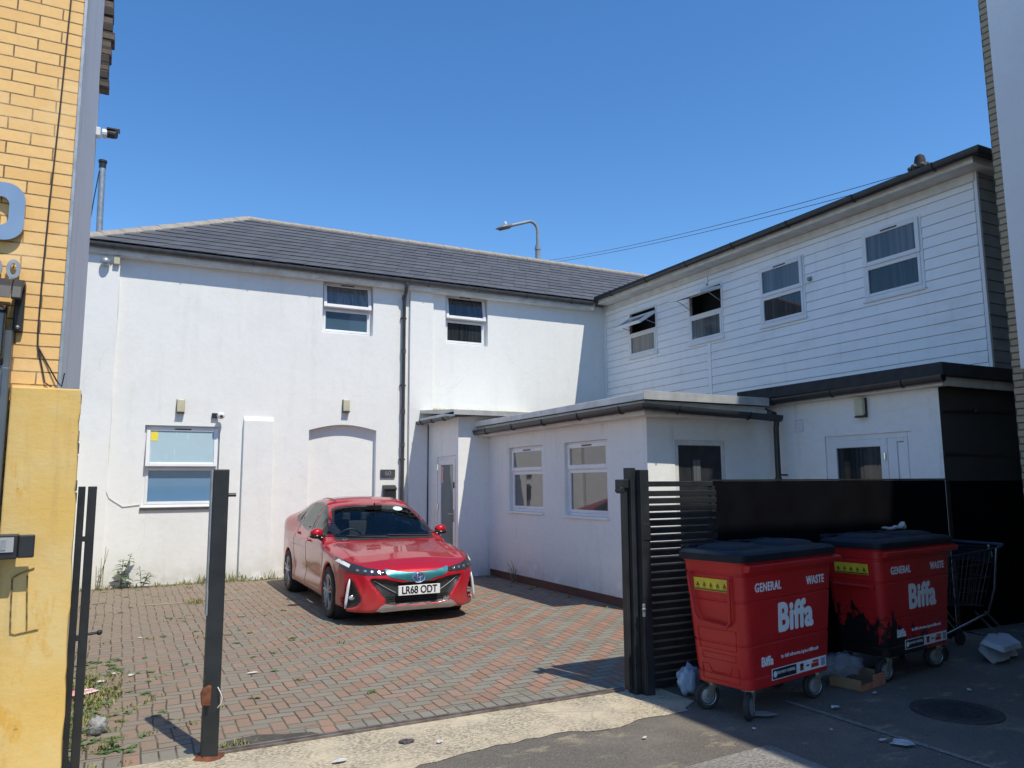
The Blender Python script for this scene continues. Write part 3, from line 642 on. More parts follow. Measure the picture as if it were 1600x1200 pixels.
d = MB(TL); frame_bars(d, lh[0] + .065, -6.13, .02, lh[3] - .065, .095, .012, .07); frame_bars(d, -6.05, lh[1] - .065, .02, lh[3] - .065, .05, .012, .07); d.box(-6.0, .03, .07, lh[1] - .11, .06, lh[3] - .12); d.build('door_leaf', upvc, fr, bevel=.006)
d = MB(TL); d.box(lh[0] + .155, .035, .11, -6.22, .05, lh[3] - .155); d.build('glass', glass_dark, fr)
for z in (.4, 1.9): d = MB(TL); d.tube([(-6.16, -.0, z), (-6.16, 0, z + .08)], .018, 8); d.build('hinge', chrome, fr, smooth=True)
d = MB(TL); d.box(-6.85, .10, 0, -6.5, .11, 1.75); d.box(-6.48, .10, 0, -6.25, .115, 1.83); d.build('stored_boards', lamp_cream, fr)
d = MB(TL); d.quad((lh[0], .4, 0), (lh[1], .4, 0), (lh[1], .4, 2.3), (lh[0], .4, 2.3)); d.build('room_lining', dark_void, fr)
wall_light(-6.42, 2.46, TL, 'cream and black wall light over the white double door behind the fence')
t = thing('air_vent', 'small white louvred vent high on the annexe wall beside the black downpipe', 'vent', (8.23, 7.43, 2.33))
d = MB(TL); frame_bars(d, -7.51, -7.36, 2.32, 2.49, .014, -.018, 0)
d.build('vent_frame', upvc, t)
d = MB(TL)
for k in range(3): d.prism([(0, 2.34 + k * .045), (-.016, 2.335 + k * .045), (-.004, 2.375 + k * .045), (0, 2.375 + k * .045)], 'x', -7.495, -7.375)
d.build('louvre', upvc, t)

# ---------------------------------------------------------------- boarded upper storey
C = thing('boarded_building', 'white boarded upper storey block with four windows facing the yard', 'building', (11.4, 9.8, 0))
TC = face_T((9.69, 0, 0), '-x')
cw = [(-13.28, -12.30, 4.30, 5.305), (-11.31, -10.36, 4.275, 5.325), (-9.45, -8.466, 4.275, 5.305), (-7.385, -6.425, 4.28, 5.31)]
def boards(mb, T, x0, x1, z0, z1, holes, pitch, first=0):
    t = T; n = int(math.ceil((z1 - z0) / pitch))
    for k in range(n):
        a = z0 + k * pitch; b = min(a + pitch, z1)
        cuts = [(x0, x1, a, b)]
        for h in holes:
            nc = []
            for (p, q, c, d) in cuts:
                if h[1] <= p or h[0] >= q or h[3] <= c or h[2] >= d: nc.append((p, q, c, d)); continue
                if h[0] > p: nc.append((p, h[0], c, d))
                if h[1] < q: nc.append((h[1], q, c, d))
                if h[2] > c: nc.append((max(p, h[0]), min(q, h[1]), c, h[2]))
                if h[3] < d: nc.append((max(p, h[0]), min(q, h[1]), h[3], d))
            cuts = nc
        for (p, q, c, d) in cuts:
            if q - p < .003 or d - c < .003: continue
            def y(z): return -(.020 - .011 * (z - a) / pitch)
            lo = max(c, a + .0055)
            if lo >= d: continue
            mb.add([(p, y(lo), lo), (q, y(lo), lo), (q, y(d), d), (p, y(d), d), (p, 0, lo), (q, 0, lo), (p, 0, d), (q, 0, d)], [(0, 1, 2, 3), (0, 4, 5, 1), (0, 3, 6, 4), (1, 5, 7, 2)])
mb = MB(TC); wall_sheet(mb, -14.2, -5.65, 2.7, 5.68, cw, .10); mb.quad((-14.2, 0.001, 0), (-5.65, .001, 0), (-5.65, .001, 2.7), (-14.2, .001, 2.7))
mb.T = None; mb.quad((9.69, 5.65, 0), (13.4, 5.65, 0), (13.4, 5.65, 5.68), (9.69, 5.65, 5.68)); mb.quad((13.4, 5.65, 0), (13.4, 14.2, 0), (13.4, 14.2, 5.68), (13.4, 5.65, 5.68))
mb.build('wall', M('dark_gap', (.20, .20, .21), (.26, .26, .27), 5, .8), C)
mb = MB(TC); boards(mb, TC, -14.18, -10.79, 2.97, 5.66, cw, .1525); boards(mb, TC, -10.73, -5.68, 2.97, 5.66, cw, .1525)
bd = mb.build('boarding', clad_white, C)
TS = face_T((0, 5.65, 0), '-y'); mb = MB(TS); boards(mb, TS, 9.70, 13.4, 2.97, 5.66, [], .1525); mb.build('end_boarding', M('cladding_painted_shade', (.34, .34, .33), (.27, .27, .26), 4, .5), C)  # same boards as the yard side, shade of the end face put into the colour
mb = MB(TC); mb.box(-10.795, -.026, 2.97, -10.725, -.002, 4.235); mb.build('joint_strip', clad_white, C); mb = MB(TC); mb.box(-10.785, -.024, 5.36, -10.74, -.002, 5.66); mb.build('joint_strip', clad_white, C)
mb = MB(); mb.box(9.655, 5.615, 2.99, 9.70, 5.66, 5.66); mb.build('corner_trim', upvc, C, bevel=.004); mb = MB(); mb.box(9.655, 14.13, 2.97, 9.70, 14.2, 5.66); mb.build('corner_trim', upvc, C, bevel=.004)
for k, w_ in enumerate(cw):
    f = window(C, TC, *w_, (w_[2] + w_[3]) / 2, -.025, (58, 74, 0, 0)[k], glass_grey, glass_grey if k < 2 else glass_dark, slide=(.11, .07, 0, 0)[k], sill=.015, vent=k > 1, back=None,
               label=('open top hung window with a dark room behind, nearest the corner', 'open top hung window propped wide over a dark room', None, None)[k])
mb = MB(TC)                                                   # net curtains behind two of the panes
for k in (2, 3):
    w_ = cw[k]; n = 40
    vs = []; 
    for i in range(n + 1):
        x = w_[0] + .05 + (w_[1] - w_[0] - .1) * i / n; y = .075 + .018 * math.sin(i * 1.3) + .008 * math.sin(i * 2.9)
        vs += [(x, y, w_[2] + .04), (x, y, w_[3] - .04)]
    mb.add(vs, [(2 * i, 2 * i + 2, 2 * i + 3, 2 * i + 1) for i in range(n)])
mb.build('curtain', curtain_mat, C, smooth='all')
mb = MB()
mb.box(9.345, 5.46, 5.62, 9.37, 13.95, 5.72); mb.box(9.37, 5.46, 5.62, 13.4, 5.485, 5.72); mb.build('fascia', trim_cream, C)
mb = MB(); mb.box(9.37, 5.485, 5.625, 9.70, 14.0, 5.645); mb.box(9.70, 5.485, 5.625, 13.4, 5.66, 5.645); mb.build('soffit', board_white, C)
mb = MB(); mb.box(9.64, 5.64, 5.50, 9.668, 14.19, 5.62); mb.build('frieze_board', board_white, C)
e0 = 5.745
mb = MB(); mb.quad((9.27, 5.36, e0), (9.27, 14.1, e0), (11.4, 14.1, 6.30), (11.4, 7.3, 6.30)); mb.quad((9.27, 5.36, e0), (11.4, 7.3, 6.30), (13.6, 5.36, e0)); mb.quad((11.4, 7.3, 6.30), (11.4, 14.1, 6.30), (13.6, 14.1, e0), (13.6, 5.36, e0))
mb.quad((9.27, 14.1, e0), (11.4, 16.6, 6.30), (11.4, 14.1, 6.3)); mb.build('roof', felt_black, C)
gp = [(9.21, 13.93, 5.755), (9.21, 5.30, 5.755), (13.4, 5.30, 5.755)]
gutter('gutter', gp, gutter_black, C, .115, .085); brackets(gp, gutter_black, C, 1.15, .115, .085)
mb = MB(TC); v, f = ico((-8.36, -.05, 4.86), .035, 2); mb.add(v, f); mb.box(-8.39, -.03, 4.83, -8.33, 0, 4.90)
single(mb, 'bulkhead_sensor', galv, 'small grey sensor on the boarding right of the third upper window', 'sensor', (9.66, 8.36, 4.83))

# ---------------------------------------------------------------- yellow brick building on the left
LB = thing('yellow_brick_building', 'yellow brick shop building with painted yellow pier at the left edge', 'building', (-1.5, 6.1, 0))
yb = brick_mat('yellow_brick', ((.90, .585, .245), (.83, .51, .195), (.76, .475, .20)), (.16, .11, .065), 'x', .235, .075, .0045, (.02, .022), bump=.5, wear=(.90, .66, .36))
mb = MB(); mb.quad((-4.5, 5.09, 0), (-.345, 5.09, 0), (-.345, 5.09, 10), (-4.5, 5.09, 10)); mb.build('brick_front', yb, LB)
mb = MB(); mb.quad((-.345, 5.09, 0), (-.345, 7.19, 0), (-.345, 7.19, 10), (-.345, 5.09, 10)); mb.quad((-.345, 7.19, 0), (-4.5, 7.19, 0), (-4.5, 7.19, 10), (-.345, 7.19, 10)); mb.quad((-4.5, 5.09, 10), (-.345, 5.09, 10), (-.345, 7.19, 10), (-4.5, 7.19, 10)); mb.quad((-4.5, 5.09, 0), (-4.5, 7.19, 0), (-4.5, 7.19, 10), (-4.5, 5.09, 10)); mb.build('side_wall', grey_panel, LB)
mb = MB(); mb.box(-.356, 5.075, 2.2, -.340, 5.10, 10); mb.build('corner_trim', galv, LB)
rough_brick = brick_mat('rough_dark_brick', ((.16, .13, .11), (.11, .09, .08), (.08, .07, .06)), (.05, .045, .04), 'y', .11, .075, .01, bump=1)
mb = MB(); rg = random.Random(9)
for k in range(70): z = 5.05 + k * .073; mb.box(-.345, 7.05 - .02 * rg.random(), z, -.285 + .035 * rg.random(), 7.2 + .04 * rg.random(), z + .07)
mb.build('broken_brick_edge', rough_brick, LB, bevel=.006)
def mk_yellow():
    m, t, b = nodes('yellow_paint'); tc = t.nodes.new('ShaderNodeTexCoord').outputs['Object']
    c = MIX(t, RAMP(t, NOISE(t, tc, 2.5, 6, .65), .35, .7), (.70, .465, .13), (.70, .52, .21))
    c = MIX(t, MA(t, 'MULTIPLY', RAMP(t, NOISE(t, tc, 3, 6, .7, (3, 3, 1)), .55, .68), .8), c, (.66, .36, .04))
    c = MIX(t, MA(t, 'MULTIPLY', RAMP(t, NOISE(t, tc, 24, 5, .7), .68, .73), .7), c, (.16, .10, .04))
    c = MIX(t, MA(t, 'MULTIPLY', RAMP(t, NOISE(t, tc, 1.5, 5, .65, (5, 5, .5)), .52, .72), .45), c, (.42, .29, .11))
    c = MIX(t, MA(t, 'MULTIPLY', RAMP(t, NOISE(t, tc, 1.6, 5, .6), .5, .8), .4), c, (.72, .63, .40))
    t.links.new(c, b.inputs['Base Color']); b.inputs['Roughness'].default_value = .6
    BUMP(t, b, MA(t, 'ADD', MA(t, 'MULTIPLY', NOISE(t, tc, 5, 3), 2.2), MA(t, 'ADD', MA(t, 'MULTIPLY', NOISE(t, tc, 26, 5, .6, (1, 1, 2)), .5), MA(t, 'MULTIPLY', NOISE(t, tc, 130, 3), .25))), .35, .008)
    return m
mb = MB(); rg = random.Random(4); n = 34; vs = []
for k in range(n + 1):
    z = 2.205 * k / n; w1 = .006 * rg.uniform(-1, 1); vs += [(-.575, 5.03, z), (-.205 - .03 * z / 2.2 + w1, 5.03, z), (-.205 - .03 * z / 2.2 + w1 * .5, 5.10, z), (-.575, 5.10, z)]
mb.add(vs, [(4 * k + a, 4 * k + (a + 1) % 4, 4 * k + 4 + (a + 1) % 4, 4 * k + 4 + a) for k in range(n) for a in range(4)] + [(4 * n, 4 * n + 1, 4 * n + 2, 4 * n + 3)])
mb.build('painted_pier', mk_yellow(), LB, bevel=.008)
mb = MB()
for k in range(30): z = k * .0735; mb.box(-.42, 5.102, z, -.225 + .018 * rg.random() - .03 * z / 2.2, 5.25 + .03 * rg.random(), z + .068)
mb.build('broken_brick_edge', rough_brick, LB, bevel=.006)
mb = MB(); mb.box(-.95, 4.985, 0, -.585, 5.085, 2.52); mb.box(-.615, 4.96, 0, -.582, 4.985, 2.3); mb.build('shutter_guide', M('grey_shutter', (.10, .12, .14), (.13, .15, .17), 4, .45, metal=.3), LB, bevel=.004)
mb = MB(); c = [(-.418, 5.082, 5.4), (-.43, 5.082, 4.6), (-.445, 5.082, 3.9), (-.462, 5.082, 3.3), (-.47, 5.082, 2.9), (-.472, 5.082, 2.55), (-.468, 5.082, 2.45)]
mb.tube(c, .0045, 6); mb.tube([c[-1], (-.44, 5.082, 2.33), (-.42, 5.08, 2.24), (-.385, 5.075, 2.215)], .004, 6); mb.tube([c[-1], (-.42, 5.082, 2.36), (-.36, 5.07, 2.25), (-.335, 5.075, 2.22), (-.325, 5.08, 2.30)], .004, 6); mb.tube([(-.418, 5.082, 5.4), (-.40, 5.082, 7.5)], .0045, 6)
mb.build('cable', black_plastic, LB, smooth=True)
# wire staining and old cable clips on the pier
mb = MB(); mb.tube([(-.50, 5.026, 1.15), (-.495, 5.024, .98), (-.49, 5.024, .86), (-.47, 5.026, .85), (-.41, 5.026, .86), (-.36, 5.026, .868)], .004, 5); mb.tube([(-.50, 5.026, 1.15), (-.47, 5.025, 1.17), (-.40, 5.026, 1.20)], .004, 5); mb.tube([(-.43, 5.026, 1.16), (-.425, 5.025, 1.05), (-.415, 5.026, .87)], .004, 5)
mb.build('loose_wire', M('paint_spattered_wire', (.10, .06, .025), (.35, .24, .08), 30, .7), LB, smooth=True)

steel_blue = M('brushed_steel_letter', (.36, .44, .52), (.30, .38, .46), 3, .3, metal=.55)
t = thing('sign_letter', 'large blue grey metal letter D standing off the yellow brick at the left edge', 'sign letter', (-.72, 5.06, 3.05))
mb = MB()
def ring_D(o, z0, z1, x0, x1, r, th):
    pts = [(x0, z0)]
    for k in range(9): a = -math.pi / 2 + math.pi / 2 * k / 8; pts.append((x1 - r + r * math.cos(a), z0 + r + r * math.sin(a)))
    for k in range(9): a = math.pi / 2 * k / 8; pts.append((x1 - r + r * math.cos(a), z1 - r + r * math.sin(a)))
    return pts + [(x0, z1)]
out = ring_D(0, 3.045, 3.385, -.86, -.578, .10, 0); inn = ring_D(0, 3.13, 3.30, -.78, -.655, .045, 0)
n = len(out)
for y0, y1 in ((5.045, 5.062),):
    vs = [(x, y0, z) for x, z in out] + [(x, y0, z) for x, z in inn] + [(x, y1, z) for x, z in out] + [(x, y1, z) for x, z in inn]
    fs = []
    for k in range(n):
        j = (k + 1) % n; fs += [(k, j, n + j, n + k), (2 * n + k, 2 * n + j, 3 * n + j, 3 * n + k), (k, j, 2 * n + j, 2 * n + k), (n + k, n + j, 3 * n + j, 3 * n + k)]
    mb.add(vs, fs)
mb.build('letter_face', steel_blue, t)
mb = MB()
for x, z in ((-.62, 3.1), (-.62, 3.34), (-.82, 3.1), (-.82, 3.34)): mb.tube([(x, 5.062, z), (x, 5.089, z)], .006, 6)
mb.build('stud', galv, t)
for i, (x, lb) in enumerate(((-.612, 'small grey metal figure 0 under the big D, right one of two'), (-.70, 'small grey metal figure 0 under the big D, left one of two'))):
    t = thing('sign_number', lb, 'sign number', (x, 5.06, 2.83), group='figures on the yellow brick')
    mb = MB(); vs = []; K = 24
    for y in (5.052, 5.066):
        for (a, b) in ((.036, .056), (.016, .034)): vs += [(x + a * math.cos(2 * math.pi * k / K) * (1 if abs(math.cos(2 * math.pi * k / K)) < .8 else .97), y, 2.882 + b * math.sin(2 * math.pi * k / K)) for k in range(K)]
    fs = []
    for k in range(K):
        j = (k + 1) % K; fs += [(k, j, K + j, K + k), (2 * K + k, 2 * K + j, 3 * K + j, 3 * K + k), (k, j, 2 * K + j, 2 * K + k), (K + k, K + j, 3 * K + j, 3 * K + k)]
    mb.add(vs, fs); mb.build('figure', galv, t)
    mb = MB(); mb.tube([(x, 5.06, 2.935), (x, 5.09, 2.935)], .004, 5); mb.build('stud', galv, t)
t = thing('shop_lantern', 'black hooded lamp box with a curved side bracket beside the yellow brick', 'lamp', (-.65, 5.05, 2.24))
mb = MB(); pr = [(5.088, 2.52), (5.088, 2.80), (5.02, 2.815), (4.96, 2.80), (4.91, 2.75), (4.885, 2.68), (4.90, 2.672), (4.93, 2.735), (4.975, 2.775), (5.02, 2.785), (5.05, 2.76), (5.055, 2.52)]
mb.prism(pr, 'x', -.595, -.545); mb.build('bracket', black_plastic, t, bevel=.006)
mb = MB(); mb.prism([(5.02, 2.815), (4.96, 2.80), (4.91, 2.75), (4.885, 2.68), (4.89, 2.678), (4.92, 2.74), (4.965, 2.785), (5.02, 2.80)], 'x', -.95, -.597); mb.build('hood', black_plastic, t)
mb = MB(); mb.prism([(5.0, 2.30), (4.93, 2.36), (4.93, 2.60), (5.0, 2.66)], 'x', -.95, -.615); mb.build('lamp_glass', glass_dark, t, bevel=.01)
mb = MB(); mb.box(-.56, 5.055, 2.56, -.548, 5.06, 2.57); v, f = ico((-.57, 5.05, 2.545), .012, 2); mb.add(v, f); mb.build('screw', galv, t)
t = thing('pier_floodlight', 'small black floodlight with a square glass face on the yellow pier', 'floodlight', (-.48, 5.03, 1.26))
mb = MB(); mb.box(-.60, 4.90, 1.262, -.475, 4.98, 1.392); mb.build('lamp_body', black_plastic, t, bevel=.006)
mb = MB(); mb.box(-.585, 4.893, 1.30, -.492, 4.902, 1.378); mb.build('lens', glass_mat('lamp_glass', (.40, .42, .43), 1.6, .1), t)
mb = MB(); mb.box(-.55, 4.889, 1.312, -.527, 4.893, 1.365); mb.build('filament', galv, t)
mb = MB(); mb.box(-.475, 4.915, 1.265, -.398, 4.93, 1.388); mb.box(-.53, 4.98, 1.30, -.49, 5.03, 1.35); mb.build('arm', black_steel, t, bevel=.01)
TI = face_T((-.345, 0, 0), 'x')
t = thing('security_camera', 'white and black security camera high on the side of the yellow brick building', 'security camera', (-.345, 7.0, 4.6))
mb = MB(); mb.box(-.345, 7.0, 4.585, -.31, 7.08, 4.66); mb.tube([(-.30, 7.03, 4.62), (-.26, 7.03, 4.62)], .04, 12); mb.build('junction_box', cctv_white, t, bevel=.006)
mb = MB(); mb.tube([(-.26, 7.03, 4.625), (-.215, 7.02, 4.62), (-.19, 7.01, 4.615)], [.035, .035, .03], 12); mb.box(-.265, 6.99, 4.655, -.165, 7.06, 4.668); mb.build('camera_body', black_plastic, t, smooth=True)
mb = MB(); mb.box(-.85, 7.19, 0, -.75, 14.09, 2.6)
single(mb, 'boundary_wall', white_render, 'white rendered boundary wall along the left side of the yard', 'wall', (-.8, 10.6, 0))

# ---------------------------------------------------------------- brown brick building on the right
RB = thing('brown_brick_building', 'tall brown brick building with a white rendered panel at the right edge', 'building', (10, 0, 0))
bb = brick_mat('brown_brick', ((.46, .37, .25), (.40, .31, .20), (.36, .27, .17)), (.085, .075, .062), 'y', .225, .075, .009, (.005, 0))
mb = MB(); mb.quad((8.45, 4.72, 0), (8.45, -14, 0), (8.45, -14, 10.5), (8.45, 4.72, 10.5)); mb.quad((8.45, -14, 10.5), (15, -14, 10.5), (15, 4.72, 10.5), (8.45, 4.72, 10.5)); mb.quad((15, 4.72, 0), (15, -14, 0), (15, -14, 10.5), (15, 4.72, 10.5)); mb.quad((8.45, -14, 0), (15, -14, 0), (15, -14, 10.5), (8.45, -14, 10.5))
mb.build('brick_wall', bb, RB)
bx = brick_mat('brown_brick_end', ((.46, .37, .25), (.40, .31, .20), (.36, .27, .17)), (.085, .075, .062), 'x', .225, .075, .010)
mb = MB(); mb.quad((8.45, 4.72, 0), (15, 4.72, 0), (15, 4.72, 10.5), (8.45, 4.72, 10.5)); mb.build('end_wall', bx, RB)
mb = MB(); mb.box(8.415, -3, 2.81, 8.452, 4.615, 10.4); mb.build('rendered_panel', render_wall('grey_white_render', (.82, .83, .83), (.58, .59, .60), 0, .3, .4), RB, bevel=.008)
h = 7.0; X0 = 3.62 + .155 * h; Y1 = 5.95 - .585 * h
mb = MB(); mb.box(X0, -14, 0, 8.44, Y1, h); mb.build('unseen_shade_wing', bx, RB)  # unseen wing added and sized to cast the shade over bins and forecourt
# ---------------------------------------------------------------- gate and fence
t = thing('gate_post', 'free standing black steel gate post with a rusty hinge bracket near its foot', 'gate post', (.57, 5.2, 0), group=None)
mb = MB(); mb.box(.521, 5.15, 0, .615, 5.25, 1.747); mb.build('post', black_steel, t, bevel=.005)
mb = MB(); mb.box(.512, 5.16, .85, .521, 5.24, 1.0); mb.box(.510, 5.165, 1.0, .520, 5.235, 1.745); mb.build('side_strip', galv, t)
mb = MB(); mb.tube([(.615, 5.2, 1.585), (.665, 5.2, 1.585)], .012, 8); mb.build('latch_pin', black_steel, t, smooth=True)
mb = MB(); mb.prism([(.505, .328), (.555, .322), (.56, .435), (.545, .442), (.512, .425), (.498, .40)], 'y', 5.11, 5.148); mb.build('hinge_bracket', rust, t, bevel=.006)
mb = MB(); mb.tube([(.597, 5.142, .42), (.612, 5.12, .39), (.622, 5.118, .36), (.618, 5.12, .33), (.60, 5.135, .30)], .003, 5); mb.build('wire_loop', cctv_white, t, smooth=True)
mb = MB(); v, f = ico((.565, 5.2, .005), .085, 2, lambda c: 1 + .2 * math.sin(9 * c.x + 5 * c.y), (1, 1, .28)); mb.add(v, f); mb.build('footing', rust, t)
t = thing('gate_post', 'black steel gate post with a roller bracket, at the left end of the slatted fence', 'gate post', (3.73, 5.05, 0))
mb = MB(); mb.box(3.665, 5.06, 0, 3.715, 5.16, 1.765); mb.box(3.717, 5.0, 0, 3.80, 5.11, 1.748); mb.build('post', black_steel, t, bevel=.004)
mb = MB(); mb.box(3.565, 5.08, 1.60, 3.66, 5.14, 1.672); mb.tube([(3.59, 5.075, 1.585), (3.59, 5.145, 1.585)], .026, 12); mb.build('roller_bracket', black_steel, t, bevel=.006)
for z0, z1 in ((1.19, 1.32), (0, .28)): mb = MB(); mb.box(3.728, 4.994, z0, 3.802, 5.003, z1); mb.build('plate', black_steel, t, bevel=.003)
mb = MB(); mb.box(3.70, 4.99, .60, 3.725, 5.0, .70); mb.tube([(3.69, 4.985, .66), (3.72, 4.985, .66)], .009, 6); mb.build('padlock', galv, t, bevel=.004)
t = thing('slatted_gate', 'black sliding gate of narrow horizontal slats between the post and the red bin', 'gate', (4.3, 5.2, 0))
mb = MB(); mb.box(3.628, 5.10, .03, 3.662, 5.16, 1.60); mb.build('leading_edge', black_steel, t, bevel=.004)
mb = MB(); mb.box(3.80, 5.165, .03, 3.86, 5.235, 1.655); mb.box(3.86, 5.165, 1.61, 4.62, 5.235, 1.655); mb.box(4.605, 5.175, .03, 4.65, 5.222, 1.61); mb.build('frame', black_steel, t, bevel=.004)
mb = MB()
for k in range(26): z = 1.592 - .0605 * (k + 1); mb.box(3.858, 5.11, z, 4.605, 5.24, z + .0440)
mb.build('slat', black_steel, t, bevel=.003, kind='stuff')
t = thing('black_fence', 'solid matt black sheet fence behind the red bins', 'fence', (6.4, 5.25, 0))
mb = MB(); mb.box(4.652, 5.225, .02, 7.93, 5.24, 1.652); mb.build('sheet_panel', black_gloss, t)
mb = MB()
for x in (6.2, 7.8): mb.box(x, 5.24, 0, x + .06, 5.30, 1.64)
mb.build('post', black_steel, t)
mb = MB(); mb.box(4.65, 5.222, 1.653, 7.93, 5.245, 1.668); mb.build('top_rail', black_steel, t)
t = thing('gate_post', 'pair of thin black steel uprights standing against the yellow painted pier', 'gate post', (-.17, 5.24, 0))
for x0, x1, y in ((-.222, -.185, 5.22), (-.172, -.125, 5.24)):
    mb = MB(); mb.box(x0, y, 0, x1, y + .05, 1.645); mb.build('upright', black_steel, t, bevel=.003)
mb = MB()
for z in (.75, 1.32): mb.box(-.20, 5.235, z, -.16, 5.275, z + .03)
mb.tube([(-.13, 5.26, .78), (-.07, 5.26, .785)], .008, 8); v, f = ico((-.065, 5.26, .785), .016, 2); mb.add(v, f)
mb.build('bolt', black_steel, t)

# ---------------------------------------------------------------- wheeled bins
def mk_bin_red(name, burnt=False):
    m, t, b = nodes(name); tc = t.nodes.new('ShaderNodeTexCoord').outputs['Object']
    c = MIX(t, RAMP(t, NOISE(t, tc, 3, 5, .6), .3, .7), (.45, .012, .014), (.52, .018, .018))
    c = MIX(t, MA(t, 'MULTIPLY', RAMP(t, NOISE(t, tc, 6, 6, .7, (1, 1, .4)), .58, .75), .4), c, (.16, .03, .03))
    c = MIX(t, MA(t, 'MULTIPLY', RAMP(t, NOISE(t, tc, 60, 4, .7, (.3, 1, 1)), .68, .74), .5), c, (.55, .22, .20))
    if burnt:
        s = t.nodes.new('ShaderNodeSeparateXYZ'); t.links.new(tc, s.inputs[0])
        dx = MA(t, 'MULTIPLY', MA(t, 'ADD', s.outputs[0], .60), 1.0)
        low = MA(t, 'SUBTRACT', .70, MA(t, 'ADD', MA(t, 'MULTIPLY', s.outputs[2], 1.0), MA(t, 'MULTIPLY', MA(t, 'ABSOLUTE', dx), .42)))
        f = RAMP(t, MA(t, 'ADD', low, MA(t, 'MULTIPLY', MA(t, 'SUBTRACT', NOISE(t, tc, 5, 6, .7, (2, 2, 1)), .5), 1.3)), .13, .19)
        c = MIX(t, f, c, (.010, .008, .008))
    t.links.new(c, b.inputs['Base Color']); b.inputs['Roughness'].default_value = .38
    BUMP(t, b, NOISE(t, tc, 40, 4), .06, .005)
    return m
bin_red = mk_bin_red('red_bin_plastic'); bin_burnt = mk_bin_red('red_bin_plastic_burnt', True)
lid_navy = M('dark_navy_bin_lid', (.007, .010, .016), (.012, .017, .025), 6, .6, spec=.3, bump=.08, bscale=30)
tyre_rubber = M('black_rubber', (.018, .018, .018), (.03, .03, .03), 20, .75, bump=.2, bscale=60)
yellow_sticker = M('yellow_sticker', (.72, .55, .03), (.60, .45, .04), 15, .5)
sign_white = M('white_lettering', (.78, .80, .82), (.70, .72, .74), 25, .5)
sign_black = M('black_lettering', (.012, .012, .015), (.02, .02, .02), 20, .5)
def rrect(hx, hy, r, z, cy=0, n=5):
    pts = []
    for (sx, sy, a0) in ((1, 1, 0), (-1, 1, 90), (-1, -1, 180), (1, -1, 270)):
        for k in range(n + 1):
            a = R(a0 + 90 * k / n); pts.append((sx * (hx - r) + r * math.cos(a), cy + sy * (hy - r) + r * math.sin(a), z))
    return pts
def loft(mb, rings, cap0=True, cap1=True):
    n = len(rings[0]); mb.add([p for r in rings for p in r], [(i * n + k, i * n + (k + 1) % n, (i + 1) * n + (k + 1) % n, (i + 1) * n + k) for i in range(len(rings) - 1) for k in range(n)]
        + ([tuple(range(n))[::-1]] if cap0 else []) + ([tuple((len(rings) - 1) * n + k for k in range(n))] if cap1 else []))
